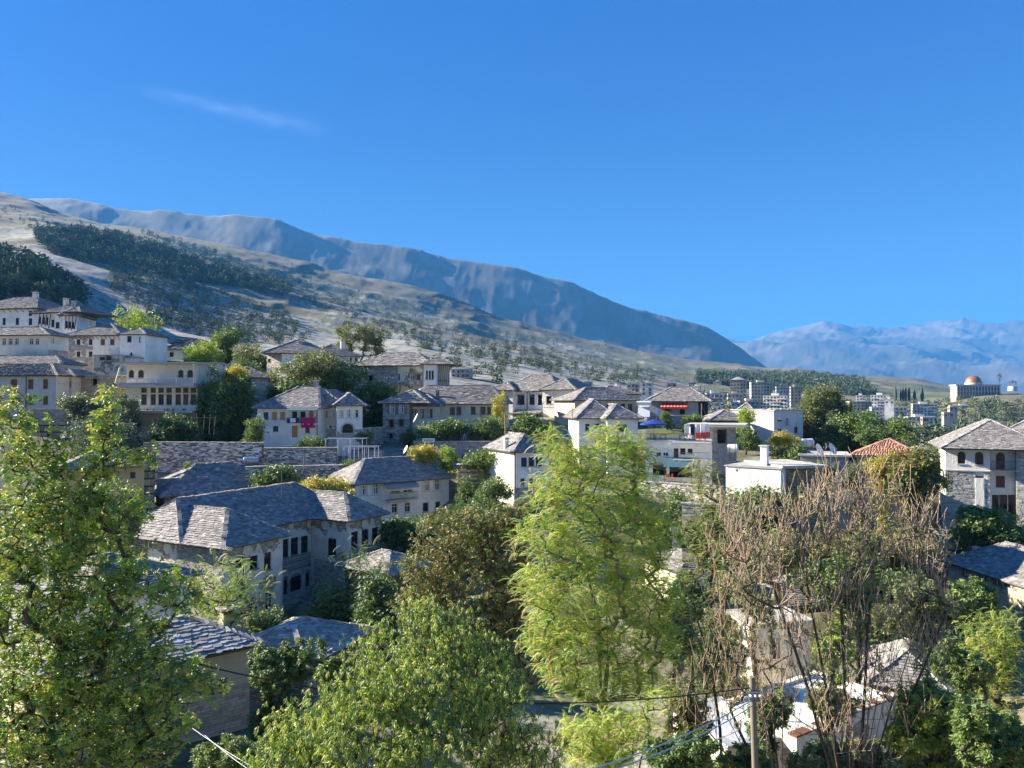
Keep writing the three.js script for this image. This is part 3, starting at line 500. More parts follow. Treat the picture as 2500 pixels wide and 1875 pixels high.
{
  const h = new House('crest_house', 'broad slate roofed white house on the crest between the round tree and the yellow bushes'), a = h.block([652, 152], [688, 149], 865, 915, 9);
  a.win('front', 'hole', ZB, [330, 468, 348, 500]).walls({ all: M.stone }); a.rubbleOn('front', 0, a.w, 0, a.H);
  const b = h.block([688, 148.5], [785, 149], 862, 915, 11); b.win('front', 'white curtain', ZB, [560, 425, 598, 468]); b.win('front', 'dark', ZB, [648, 425, 672, 450], [683, 425, 712, 450], [718, 425, 745, 450]).walls({ all: M.white });
  const c = h.block([785, 152], [875, 155], 868, 915, 10); c.win('front', 'dark', ZB, [1015, 460, 1035, 505], [1058, 462, 1080, 505], [830, 445, 860, 470]).walls({ all: M.white });
  b.roof({ rise: 3.1, over: .7, x0: -3.2, x1: b.w + .6, z0: -12, hip: 4.6, slate: { wid: .6 } }); c.roof({ rise: 2.7, over: .7, x0: -2, hipB: 6 });
  b.chimney(-.4, -6, b.H + 1.2, b.H + 3.1, .8, M.old); b.chimney(3.2, -2.4, b.H + .8, b.H + 2.6, .8, M.slab); c.chimney(4.8, -3, c.H + 1, c.H + 3.1, .8, M.old);
}
{
  const h = new House('ruinous_house', 'stone house with ragged sunlit slate roof and an open timber gallery at its right end'), a = h.block([862, 142], [970, 140], 893, 960, 9);
  a.win('front', 'hole', ZB, [1080, 607, 1105, 645], [1175, 608, 1208, 660]).walls({ all: M.stone }); a.rubbleOn('front', 0, a.w, 0, a.H);
  const b = h.block([970.5, 140], [1034, 139], 893, 960, 9); b.win('front', 'dark', ZB, [1418, 598, 1438, 650], [1580, 597, 1612, 650]); b.win('front', 'white', ZB, [1525, 597, 1558, 650]); b.win('front', 'hole', ZB, [1425, 695, 1445, 745]).walls({ all: M.old });
  const c = h.block([1034, 137], [1066, 137], 889, 950, 8); c.win('front', 'dark', ZB, [1658, 570, 1675, 645], [1682, 570, 1700, 645], [1705, 570, 1724, 645]).walls({ all: M.white });
  const sl = { wid: .7, course: .42, th: .07, rough: 2.4, tone: [.34, .32, .29] };
  b.roof({ rise: 2.6, over: .7, x0: -8.5, x1: b.w + 1.5, hip: 5, slate: sl }); c.roof({ rise: 1.6, over: .6, x1: c.w + 2.6, slate: sl });
  b.box('porch_roof', M.concrete, -.9, b.w - .2, 1.5, 1.62, .01, 1.6);
  for (let i = 0; i < 6; i++) { const x = c.w + .3 + i * .36; c.add('gallery_post', bar(V(x, .8 + .3 * (i % 2), -.6), V(x + .25, c.H + .2, .3), .06), M.darkWood); }
  c.box('gallery_floor', M.darkWood, c.w + .01, c.w + 2.2, .5, .65, -3, .1); c.box('gallery_rail', M.darkWood, c.w + .01, c.w + 2.2, 1.5, 1.58, .02, .08); c.box('gallery_wall', M.old, c.w + .01, c.w + 2.1, -.5, c.H, -3.3, -3.05);
}
{ // white house with the magenta cloth
  const h = new House('white_terrace_house', 'white two storey house with orange shutters and a magenta cloth over its balcony'), a = h.block([628, 116], [776, 114], 996, 1072, 9);
  a.win('front', 'orange shut', ZB, [358, 918, 403, 982], [427, 918, 472, 982], [670, 910, 712, 970]); a.win('front', 'dark', ZB, [287, 920, 330, 982]); a.win('front', 'door', ZB, [528, 915, 572, 1012], [598, 915, 642, 1012]); a.win('front', 'dark', ZB, [367, 1038, 412, 1083], [640, 1050, 677, 1095]); a.win('front', 'orange door', ZB, [528, 1037, 575, 1133]).walls({ all: M.white });
  a.roof({ rise: 3.3, over: .6, hipA: 5.2, hipB: 2.6, slate: { wid: .5 } });
  const f = (x, y, o) => { const q = ZB([x, y, x, y]); return a.onFace('front', q[0], q[1], o); }, bl = f(482, 1018, 1), br = f(738, 1018, 1);
  a.box('balcony_floor', M.white, bl[0], br[0], bl[1] - .1, bl[1] + .06, .004, 1.3);
  const rails = []; for (let i = 0; i <= 30; i++) { const x = lerp(bl[0] + .05, br[0] - .05, i / 30); rails.push(box(x - .015, x + .015, bl[1] + .062, bl[1] + .9, 1.2, 1.23)); } rails.push(box(bl[0], br[0], bl[1] + .902, bl[1] + .96, 1.18, 1.25)); a.add('railing', merge(rails), M.metal);
  const aw = f(465, 905, 1.2), ar = f(745, 905, 1.2); { const g = box(aw[0], ar[0], -.04, .04, 0, 1.75); g.rotateX(.33); g.translate(0, aw[1] + .55, .05); a.add('awning', g, M.teal); }
  for (const [x0, x1, y0, y1, m, n] of [[607, 720, 970, 1052, M.magenta, 'magenta_cloth'], [515, 560, 972, 1005, M.whiteCloth, 'laundry'], [568, 590, 965, 1008, M.navyCloth, 'laundry'], [484, 512, 972, 1012, M.navyCloth, 'laundry']]) {
    const p = f(x0, y1, 1.3), q = f(x1, y0, 1.3), g = new THREE.BoxGeometry(q[0] - p[0], q[1] - p[1], .03, 14, 3, 1), t = g.attributes.position; for (let i = 0; i < t.count; i++) t.setZ(i, t.getZ(i) + .05 * Math.sin(t.getX(i) * 7 + x0) * (1 - t.getY(i))); g.computeVertexNormals(); g.translate((p[0] + q[0]) / 2, (p[1] + q[1]) / 2, 1.33); a.add(n, g, m);
  }
  a.box('corner_post', M.metal, a.w - .1, a.w, 0, a.H, .05, .15);
  a.chimney(6.5, -6.5, a.H + 2.2, a.H + 4, .7, M.concrete);
  const b = h.block([776.5, 117], [822, 116.5], 993, 1072, 8); b.win('front', 'white curtain', ZB, [788, 903, 828, 967], [853, 903, 895, 967]); b.win('front', 'dark', ZB, [775, 1010, 815, 1030], [845, 1035, 862, 1055]).walls({ all: M.warmWhite }); b.rubbleOn('front', 0, b.w, 0, 2.2); b.roof({ rise: 2.6, over: .4, x0: -3, x1: b.w + 1.5, z0: -9, hipB: 1.5 });
  const c = h.block([822.5, 113.5], [885, 114.5], 990, 1070, 8); c.win('front', 'white curtain', ZB, [922, 900, 968, 967], [985, 900, 1030, 967], [1050, 900, 1090, 967]); c.win('front', 'arch ring', ZB, [952, 1017, 1045, 1095]).walls({ all: M.white }); c.rubbleOn('front', 0, c.w, 0, 1.35); c.roof({ rise: 1.9, over: .6 });
}
{ // long house with stone tower end
  const h = new House('long_slate_house', 'long white house with a stone end tower and sagging slate roof'), a = h.block([935, 124], [1000, 123], 984, 1086, 9);
  a.win('front', 'white curtain', ZC, [205, 443, 265, 530], [297, 443, 355, 530]); a.win('front', 'dark', ZC, [208, 595, 247, 670], [307, 595, 345, 660], [205, 730, 238, 780]).walls({ all: M.stone }); a.rubbleOn('front', 0, a.w, 0, a.H, { sw: .45, sh: .18, tones: [[.5, .48, .43], [.4, .38, .34], [.57, .55, .5], [.32, .31, .29], [.5, .45, .37]] }); a.roof({ rise: 2.2, over: .6, x1: a.w + 3 });
  const b = h.block([1000.5, 124.5], [1072, 124], 991, 1050, 9); b.win('front', 'brown curtain', ZC, [440, 488, 492, 578], [512, 488, 565, 578], [585, 485, 640, 575]).walls({ all: M.warmWhite });
  const c = h.block([1072.5, 126], [1226, 125], 986, 1046, 11); c.win('front', 'dark', ZC, [812, 467, 862, 545], [877, 465, 927, 545], [1020, 462, 1070, 540], [1185, 462, 1235, 540], [1250, 460, 1298, 537]); c.win('front', 'brown', ZC, [1118, 462, 1170, 540]).walls({ all: M.warmWhite });
  c.roof({ rise: 3.1, over: .6, x0: -6, hipA: 3.2, hipB: 3, slate: { wid: .6, rough: 2, th: .06 } }); b.roof({ rise: 1.9, over: .5, axis: 'z', z0: -10, slate: { rough: 2 } });
  c.chimney(-.6, -1.6, c.H + .6, c.H + 1.9, .5, M.stone);
}
srand(12);
{
  const h = new House('white_villa', 'large white villa with hipped slate roofs and recessed first floor balcony bays'), a = h.block([1203, 151], [1252, 149], 953, 1030, 9);
  a.win('front', 'dark', ZD, [165, 302, 208, 345]).walls({ all: M.white }); a.roof({ rise: 1.7, over: .6 });
  const b = h.block([1252.5, 150.5], [1325, 147.5], 955, 1030, 10); b.win('front', 'hole', ZD, [280, 292, 347, 375], [383, 290, 432, 375], [455, 290, 500, 375], [280, 437, 325, 512], [338, 437, 372, 512], [380, 437, 418, 512], [425, 437, 462, 512]).walls({ all: M.white });
  for (const x of [.33, .62]) b.box('balcony_door', M.darkWood, b.w * x - .5, b.w * x + .5, 3.1, 5, -.5, -.4);
  const c = h.block([1325.5, 146.5], [1402, 143.5], 952, 1030, 11); c.win('front', 'dark', ZD, [530, 300, 575, 367], [678, 300, 720, 367]); c.win('front', 'white', ZD, [605, 300, 648, 367]); c.win('front', 'dark', ZD, [605, 432, 648, 500]).walls({ all: M.white }); c.roof({ rise: 2.3, over: .7 });
  b.roof({ rise: 3.3, over: .6, x0: -2.5, x1: b.w + 3, hip: 4.5, z0: -11 });
  const y = b.onFace('front', 1290, 1003)[1]; { const S = new Soup(); slates(S, V(-.3, y - .5, 1.7), V(b.w, y - .5, 1.7), V(b.w, y + .2, .03), V(-.3, y + .2, .03), { course: .3, wid: .5, th: .04, gap: .02 }); const r = b.box('porch_roof', M.soffit, -.3, b.w, y - .62, y - .52, .01, 1.65); b.add('slates', S.geo(), M.slate, r, 'stuff'); }
  for (const x of [0, .25, .5, .75, 1]) b.box('porch_post', M.darkWood, x * (b.w - .2), x * (b.w - .2) + .12, -.5, y - .63, 1.5, 1.62);
  c.box('string_course', M.whiteFrame, 0, c.w, 2.9, 3.02, .004, .06);
}
{
  const h = new House('yellow_house', 'cream house under twin slate hips with a row of narrow windows on its right side'), a = h.block([1403, 134], [1549, 139], 977, 1045, 8);
  a.win('front', 'dark', ZD, [1090, 365, 1135, 420], [1158, 365, 1197, 415]); a.win('front', 'brown', ZD, [1220, 367, 1260, 428]); a.win('right', 'dark', ZD, [1290, 362, 1302, 425], [1306, 362, 1316, 425], [1320, 362, 1330, 425], [1342, 360, 1352, 418], [1356, 360, 1365, 418], [1370, 360, 1380, 418]).walls({ all: M.cream });
  a.roof({ rise: 2.3, over: .7, hipA: 5 }); const b = h.block([1455, 146], [1560, 148], 962, 1000, 8); b.walls({ all: M.cream }); b.roof({ rise: 1.6, over: .5 });
}
{
  const h = new House('red_awning_house', 'pale house with a red striped awning under a square slate hip roof'), a = h.block([1584, 144], [1702, 141], 980, 1030, 9);
  a.win('front', 'dark', ZD, [1658, 400, 1700, 455]); a.win('front', 'hole', ZD, [1530, 398, 1580, 460]).walls({ all: M.grey }); a.roof({ rise: 2.7, over: .8, x1: a.w + 2, hip: 4.4 });
  a.box('gallery_wall', M.darkWood, a.w + .02, a.w + 1.7, .6, a.H - .02, -3, -2.8); for (const x of [.3, 1.5]) a.box('gallery_post', M.darkWood, a.w + x, a.w + x + .12, -1, a.H, -.3, -.15);
  const q = ZD([1495, 395, 1720, 350]), p0 = a.onFace('front', q[0], q[1], 1.3), p1 = a.onFace('front', q[2], q[1], 1.3);
  for (let i = 0; i < 24; i++) { const x0 = lerp(p0[0], p1[0], i / 24), x1 = lerp(p0[0], p1[0], (i + 1) / 24), g = box(x0, x1, -.02, .02, 0, 1.5); g.rotateX(.5); g.translate(0, p0[1] + .75, .03); a.add('awning_stripe', g, i % 3 ? M.redCloth : M.paleRed); }
  a.box('awning_valance', M.redCloth, p0[0], p1[0], p0[1] - .32, p0[1] + .02, 1.3, 1.34); a.box('awning_case', std(rgb(.45, .08, .06), .8), p0[0], p1[0], p0[1] + .85, p0[1] + 1.5, .004, .12);
}
{
  const h = new House('gabled_white_house', 'white house with two steep slate hips just above the tall locust tree'), a = h.block([1413, 108], [1482, 108.5], 1021, 1078, 7.5);
  a.win('front', 'brown', ZD, [860, 535, 897, 597], [938, 533, 978, 572]).walls({ all: M.white }); a.roof({ rise: 2.7, over: .7, x1: a.w + 1, axis: 'z', hipB: 4.4, hipA: 2, rx: 3 });
  const c = h.block([1482.5, 106.5], [1557, 107.5], 1022, 1085, 7); c.win('front', 'brown', ZD, [1130, 540, 1210, 600]).walls({ all: M.white }); c.roof({ rise: 2.0, over: .6, hip: 2.2, axis: 'z', hipB: 3.2 });
  c.box('base_panel', M.teal, .5, c.w - .2, -.8, .25, .004, .03);
}
{
  const h = new House('white_corner_house', 'narrow white house with three tall dark windows and a sunlit left gable'), a = h.block([1255, 92], [1342, 94], 1103, 1198, 8.5);
  a.win('front', 'dark', ZC, [1525, 970, 1582, 1063], [1600, 967, 1655, 1060], [1673, 967, 1730, 1060], [1520, 1180, 1560, 1257], [1610, 1178, 1650, 1257]).walls({ all: M.white });
  a.rubbleOn('front', 0, a.w, -1.5, 0.35); a.roof({ rise: 2.0, over: .55, hipA: 2.4 }); a.chimney(-.1, -2.2, a.H + .1, a.H + 1.2, .5, M.old);
  a.box('downpipe', M.wood, .02, .12, 0, a.H, .02, .12);
}
{ // restaurant with roof terrace
  const h = new House('terrace_restaurant', 'white flat roofed building with open roof terrace, glazed balcony and dark teal awning', 'building'), a = h.block([1575, 104], [1738, 102], 1077, 1172, 8), f = (x, y, o = 0) => { const q = ZD([x, y, x, y]); return a.onFace('front', q[0], q[1], o); };
  a.win('front', 'white roller', ZD, [1457, 740, 1500, 808], [1515, 740, 1562, 808]); a.win('front', 'door', ZD, [1608, 742, 1646, 838]); a.win('front', 'dark', ZD, [1662, 742, 1705, 792]); a.win('front', 'white', ZD, [1722, 742, 1768, 790]); a.win('front', 'hole', ZD, [1430, 880, 1545, 970], [1570, 905, 1760, 985]).walls({ all: M.white });
  const bl = f(1605, 835, 1), br = f(1918, 835, 1); a.box('balcony_floor', M.whiteFrame, bl[0], br[0], bl[1] - .15, bl[1], .004, 1.1);
  a.box('canopy_slab', M.whiteFrame, bl[0] - .2, br[0], a.H - .28, a.H - .02, .004, 1.2);
  const rails = []; for (let i = 0; i <= 34; i++) { const x = lerp(bl[0], br[0], i / 34); rails.push(box(x - .012, x + .012, bl[1], bl[1] + .95, 1.02, 1.05)); } rails.push(box(bl[0], br[0], bl[1] + .95, bl[1] + 1, 1, 1.06)); a.add('railing', merge(rails), M.metal);
  a.box('roof_floor', M.slab, -.1, a.w + .1, a.H + .003, a.H + .12, -8.2, .15);
  const r2 = []; for (let i = 0; i <= 40; i++) { const x = a.w * i / 40; r2.push(box(x - .015, x + .015, a.H + .12, a.H + 1.05, .02, .05)); } r2.push(box(0, a.w, a.H + 1.05, a.H + 1.1, 0, .06)); a.add('railing', merge(r2), M.metal);
  { const p0 = f(1520, 893, 2.6), p1 = f(1762, 893, 2.6), g = box(p0[0], p1[0], -.03, .03, 0, 2.9); g.rotateX(.38); g.translate(0, p0[1] + 1.0, .03); a.add('awning', g, M.teal); for (const x of [p0[0] + .1, p1[0] - .1]) a.box('awning_post', M.metal, x - .04, x + .04, -1.4, p0[1] - .05, 2.5, 2.58); }
  { const p = f(1830, 712, .5); a.box('air_conditioner', M.whiteFrame, p[0] - .4, p[0] + .4, p[1] - .28, p[1] + .28, .01, .3); }
  // things on the terrace
  const W = (x, y, z) => V(x, y, z).applyMatrix4(a.m), top = a.H + .12;
  { const u = thing('parasol', 'blue parasol standing open on the roof terrace', 'parasol', W(1.1, top, -1.6)); addMesh('pole', new THREE.CylinderGeometry(.03, .03, 2.5, 8).translate(0, 1.25, 0), M.wood, u); const g = new THREE.ConeGeometry(1.9, .62, 8, 1, true); g.scale(1, 1, .75); addMesh('canopy', g.translate(0, 2.58, 0), M.blueCloth, u); const v = new THREE.CylinderGeometry(1.9, 1.9, .18, 8, 1, true); v.scale(1, 1, .75); addMesh('valance', v.translate(0, 2.16, 0), M.blueCloth, u); addMesh('foot', new THREE.CylinderGeometry(.3, .34, .1, 10).translate(0, .05, 0), M.concrete, u); }
  for (const [i, [x, z, m]] of [[5.6, -1, M.whiteCloth], [6.4, -1.1, M.navyCloth], [7.0, -1, M.whiteCloth], [7.7, -1.4, M.whiteCloth], [8.3, -1.2, M.whiteCloth]].entries()) { const q = thing('hanging_sheet', ['white sheet hanging at the parasol end of the terrace line', 'dark blue cloth hanging between white sheets on the terrace', 'white sheet hanging just right of the dark blue cloth', 'white sheet second from the red cloth end of the line', 'white sheet at the red cloth end of the terrace line'][i], 'laundry', W(x, top, z), 0, 'washing on the roof terrace'), g = new THREE.BoxGeometry(.62, 1.5, .03, 8, 3, 1), t = g.attributes.position; for (let k = 0; k < t.count; k++) t.setZ(k, t.getZ(k) + .06 * Math.sin(t.getX(k) * 11 + i)); g.computeVertexNormals(); addMesh('cloth', g.translate(0, 1.5, 0), m, q); addMesh('line', box(-.36, .36, 2.26, 2.28, -.01, .01), M.cable, q); }
  { const q = thing('red_blanket', 'red blankets draped over the terrace railing', 'blanket', W(f(1790, 640)[0], top, .1)); for (let i = 0; i < 3; i++) { const g = new THREE.BoxGeometry(.62, .8, .08, 8, 4, 1), t = g.attributes.position; for (let k = 0; k < t.count; k++) t.setZ(k, t.getZ(k) + .05 * Math.sin(t.getX(k) * 14 + i * 2)); g.computeVertexNormals(); addMesh('fold', g.translate(.3 + i * .66, .72 + .05 * i, .06), M.redCloth, q); } }
  for (let i = 0; i < 5; i++) { const q = thing('terrace_table', ['small dark table left of the parasol pole', 'small dark table right of the parasol pole', 'small dark table at the parasol end of the washing', 'small dark table below the dark blue cloth', 'small dark table nearest the red blankets'][i], 'table', W(1 + i * 1.35 + (i > 1 ? 1.3 : 0), top, -.9 - .8 * (i % 2)), 0, 'tables on the roof terrace'); addMesh('table_top', box(-.4, .4, .7, .75, -.4, .4), M.darkWood, q); for (const sx of [-1, 1]) for (const sz of [-1, 1]) addMesh('leg', box(sx * .34 - .025, sx * .34 + .025, 0, .698, sz * .34 - .025, sz * .34 + .025), M.darkWood, q); }
}
{
  const h = new House('concrete_house', 'unfinished grey concrete house with flat slab roof right of the terrace'), a = h.block([1688, 108], [1742, 107], 1042, 1100, 7);
  a.win('front', 'dark', ZD, [1825, 583, 1900, 640]).walls({ all: M.concrete }); const b = h.block([1742.5, 107.5], [1797, 109], 1042, 1120, 7); b.win('front', 'hole', ZD, [1975, 580, 2055, 700]).walls({ all: M.concrete });
  a.box('roof_slab', M.slab, -.8, a.w + b.w + .5, a.H + .003, a.H + .4, -7.5, .9);
}
{
  const h = new House('whitewashed_flat_house', 'low whitewashed house with a flat grey roof behind the bare tree tops'), a = h.block([1772, 86], [1906, 82], 1138, 1215, 10);
  a.win('front', 'hole', ZE, [108, 795, 125, 812]).walls({ all: M.white }); a.box('roof_slab', M.concrete, -.15, a.w + .15, a.H + .003, a.H + .14, -10.2, .15);
  const b = h.block([1908, 83], [2012, 84], 1143, 1200, 8); b.walls({ all: M.warmStone }); b.box('roof_slab', M.slab, -.2, b.w + .3, b.H + .003, b.H + .28, -8, .5);
  { const q = ZE([262, 752, 262, 648]), x = a.onFace('front', q[0], q[1])[0]; a.box('chimney', M.white, x - .35, x + .35, a.H + .15, a.H + 2.3, -2.6, -1.9); a.box('chimney_cap', M.slab, x - .5, x + .5, a.H + 2.301, a.H + 2.42, -2.75, -1.75); }
}
{
  const h = new House('blue_white_block', 'blue-white flat roofed block with a wide blank side wall right of the terrace'), a = h.block([1889, 131], [1960, 136], 1003, 1075, 9);
  a.win('front', 'white roller', ZE, [413, 410, 447, 452]); a.win('front', 'white', ZE, [475, 420, 494, 475], [415, 495, 447, 530]); a.win('front', 'dark', ZE, [535, 485, 560, 530]).walls({ all: std(rgb(.68, .72, .76), .9, { map: rep(plasterT, 1 / 8) }) });
  a.box('roof_slab', M.slab, -.2, a.w + .2, a.H + .003, a.H + .18, -9.2, .3); const S = new Soup(); for (let i = 0; i < 60; i++) { const x = rr(.3, a.w - .6), z = rr(-3, -.2); const c = slateTone(), p = [V(x, a.H + .2, z), V(x + .5, a.H + .2 + rr(0, .2), z), V(x + .5, a.H + .35 + rr(0, .2), z - .4), V(x, a.H + .3, z - .4)]; S.quad(...p, c); S.quad(V(x, a.H + .18, z), V(x + .5, a.H + .18, z), p[1], p[0], c); } a.add('stacked_slates', S.geo(), M.slate, null, 'stuff');
}
{
  const h = new House('dark_slate_house', 'dark slate roofed house with a lit upper roof right of the red awning house'), a = h.block([1733, 128], [1832, 128], 1027, 1060, 7); a.walls({ all: M.teal }); a.roof({ rise: 1.8, over: .4 });
  const b = h.block([1790, 150], [1850, 148], 1012, 1050, 8); b.walls({ all: M.stone }); b.roof({ rise: 2.4, over: .4 });
}
{
  const h = new House('grey_flat_house', 'grey flat roofed house carrying two white satellite dishes'), a = h.block([1955, 101], [2073, 99], 1113, 1150, 7); a.walls({ all: M.concrete }); a.box('roof_slab', M.slab, -.3, a.w + .3, a.H + .003, a.H + .25, -7.3, .4);
}
{
  const h = new House('red_tile_house', 'low house with a broad red clay tile roof behind autumn trees'), a = h.block([2092, 110], [2248, 106], 1112, 1150, 9); a.win('front', 'dark', null, [2110, 1122, 2122, 1136]).walls({ all: M.cream });
  a.roof({ rise: 2.3, over: .9, hip: 4.4, slate: { barrel: 1, wid: .34, course: .46, rough: .3, gap: .01, tone: [.36, .19, .125], capTone: [.48, .34, .26], capW: .3 } });
}
{ // large house at the right edge
  const h = new House('arched_window_house', 'tall white house with arched windows over a grey stone base at right edge'), a = h.block([2308, 96.4], [2417, 94.4], 1093, 1262, 9);
  a.win('front', 'arch', ZE, [1727, 665, 1785, 753], [1855, 668, 1915, 757]); a.win('front', 'shut', ZE, [1857, 840, 1920, 913]); a.win('front', 'dark', ZE, [1860, 1020, 1923, 1070]).walls({ all: M.white });
  const yS = a.onFace('front', 2340, 1150)[1], xs = a.onFace('front', 2381, 1200)[0], xe = a.onFace('front', 2403, 1200)[0], o = { sw: .42, sh: .17, tones: [[.52, .5, .45], [.44, .42, .38], [.58, .56, .52], [.38, .37, .34]] };
  a.rubbleOn('front', 0, xs, -1, yS, o); a.rubbleOn('front', xe, a.w, -1, yS, o); a.rubbleOn('left', 0, a.D, -1, yS, o); a.box('pilaster', M.white, xs + .02, xe - .02, -1, yS - .8, .004, .12); a.box('string_course', M.slab, -.08, a.w, yS + .005, yS + .14, .01, .14);
  const b = h.block([2417.5, 95.2], [2480, 94], 1093, 1262, 8); b.win('front', 'arch brown', ZE, [2008, 672, 2072, 790]); b.win('front', 'shut', ZE, [2007, 843, 2072, 923]); b.win('front', 'dark', ZE, [1972, 982, 2028, 1128], [2032, 982, 2090, 1128], [2096, 982, 2152, 1128]).walls({ all: M.white });
  const yb = b.onFace('front', 2450, 1147)[1], rails = []; for (let i = 0; i <= 18; i++) rails.push(box(b.w * i / 18 - .015, b.w * i / 18 + .015, yb + .06, yb + 1.1, 1.02, 1.05)); rails.push(box(0, b.w, yb + 1.1, yb + 1.16, 1, 1.07)); b.add('railing', merge(rails), M.metal); b.box('balcony_floor', M.slab, 0, b.w, yb - .12, yb + .06, .004, 1.1);
  const c = h.block([2480.5, 93], [2540, 91.8], 1094, 1265, 9); c.walls({ all: M.stone }); c.rubbleOn('front', 0, c.w, -1, c.H, o);
  a.roof({ rise: 3.5, over: .8, x1: a.w + b.w + c.w + 1, z0: -12, z1: 1, hip: 5.8 });
  const d = h.block([2440, 116], [2560, 112], 1062, 1100, 8); d.walls({ all: M.grey }); d.roof({ rise: 2.2, over: .5 });
}
{ // sunlit stone house at lower right
  const h = new House('warm_stone_house', 'sunlit warm stone house with brown shutters and a big grey slate roof at lower right'), a = h.block([2318, 85], [2520, 73], 1371, 1470, 9);
  a.win('front', 'brown curtain', ZE, [1765, 1508, 1800, 1575], [1900, 1540, 1937, 1610], [1995, 1560, 2035, 1637], [2095, 1585, 2133, 1655]).walls({ all: M.warmStone }, { foot: 5 });
  a.rubbleOn('front', 0, a.w, -2, a.H, { sw: .5, sh: .2, tones: [[.58, .47, .31], [.5, .42, .3], [.62, .54, .4], [.45, .37, .26]] }); a.roof({ rise: 2.6, over: .6, x1: a.w + 3, hip: 3.6, slate: { wid: .45, course: .3, th: .04, rough: .8 } });
  const q = a.onFace('front', 2384, 1372, -2.4); a.chimney(q[0], -2.4, q[1] - .6, q[1] + 1.3, .5, M.warmWhite);
}
srand(13);
{ // the big weathered mansion
  const h = new House('old_mansion', 'huge weathered mansion with peeling plaster, arched windows and great slate roof'), a = h.block([546, 66], [690, 72.2], 1337, { Y: -22.4 }, 10);
  a.win('front', 'dark old', ZF, [975, 755, 1040, 830], [1075, 740, 1135, 850], [1178, 717, 1230, 855]); a.win('front', 'white old', ZF, [1070, 1060, 1140, 1185], [1190, 995, 1240, 1140]).walls({ all: M.old }, { foot: 3 });
  const W = 22, at = (x, z) => V(x, 0, z);
  // centre bay, set back behind the left wing, and the right wing, in the axes of the first block
  const sub = (x, z, w, D) => { const m = a.m.clone().multiply(new THREE.Matrix4().makeTranslation(x, 0, z)), b = new Block(h, m, w, a.H, D); h.blocks.push(b); return b; };
  const b = sub(6.7, -5.2, 9.8, 8), c = sub(16.6, 0, 5.6, 13);
  b.win('front', 'dark old', ZF, [1312, 625, 1352, 765], [1368, 612, 1422, 750], [1440, 600, 1492, 735], [1504, 585, 1556, 722]); b.win('front', 'arch ring', ZF, [1312, 880, 1346, 1030], [1360, 852, 1444, 1010], [1468, 822, 1552, 972], [1320, 1180, 1400, 1290]); b.win('front', 'hole', ZF, [1490, 1065, 1535, 1190]).walls({ all: M.old }, { foot: 3 });
  c.win('front', 'dark old', ZF, [1797, 570, 1848, 705], [1872, 555, 1922, 688], [1945, 540, 1990, 668]); c.win('left', 'dark old', ZF, [1628, 628, 1690, 745]).walls({ all: M.old }, { foot: 3 });
  const pl = (blk, z) => { const q = ZF(z); const p = blk.onFace('front', q[0], q[1]), r = blk.onFace('front', q[2], q[3]); return [p[0], r[1], r[0], p[1]]; };
  const laths = [0, 1, 2].map(i => std(rgb(.24 + .06 * i, .225 + .055 * i, .2 + .05 * i), .95));
  // weathered lath boards under the upper windows
  for (const [blk, r] of [[b, [1312, 770, 1558, 850]], [c, [1760, 715, 2040, 800]]]) { const [x0, y0, x1, y1] = pl(blk, r), n = 9; for (let i = 0; i < n; i++) blk.box('lath_board', laths[i % 3], Math.max(.05, x0), Math.min(blk.w - .05, x1), lerp(y0, y1, i / n) + .02, lerp(y0, y1, (i + 1) / n) - .03, .004, .04 + .02 * (i % 2)); }
  a.rubbleOn('front', 0, a.w, -2, 1.3, { sw: .5, sh: .2 }); b.rubbleOn('front', 0, b.w, -1, 2.1, { sw: .5, sh: .2 }); c.rubbleOn('left', 8.2, c.D, -1, 5, { sw: .5, sh: .2 }); c.rubbleOn('front', 0, c.w, -2, 4.4, { sw: .5, sh: .2 }); a.rubbleOn('left', 4, 9.9, 0, a.H - .3, { sw: .45, sh: .18 });
  const ysc = b.onFace('front', 740, 1445)[1]; b.box('string_course', M.slab, 0, b.w, ysc, ysc + .12, .006, .12);
  const sl = { course: .27, wid: .40, th: .05, gap: .025, rough: 1.3 };
  a.roof({ x0: 0, x1: W, z0: -14.2, z1: -5.2, y: a.H, rise: 3.3, hipA: 3.6, hipB: 4.2, rz: -9.6, over: .7, slate: sl });
  a.roof({ x0: 0, x1: 6.9, z0: -9.6, z1: 0, rise: 2.6, axis: 'z', hipA: .1, hipB: 4.1, over: .7, slate: sl, skip: 'b' });
  a.roof({ x0: 16.6, x1: 22.2, z0: -9.6, z1: 0, rise: 2.45, axis: 'z', hipA: .1, hipB: 3.6, over: .7, slate: sl, skip: 'b' });
  const d = sub(0.1, -10.02, 16.4, 4.1); d.walls({ all: M.stone });
  a.add('aerial', bar(V(13.5, a.H + 1.6, -6.6), V(13.5, a.H + 5.2, -6.6), .04), M.metal);
}
{
  const h = new House('rear_slate_house', 'pyramidal slate roofed house directly behind the great mansion roof'), a = h.block([402, 92], [690, 101], 1212, 1290, 10); a.walls({ all: M.stone }); a.roof({ rise: 3.3, over: .6, hipA: 5.4, hipB: 6, slate: { wid: .45, course: .3 } });
}
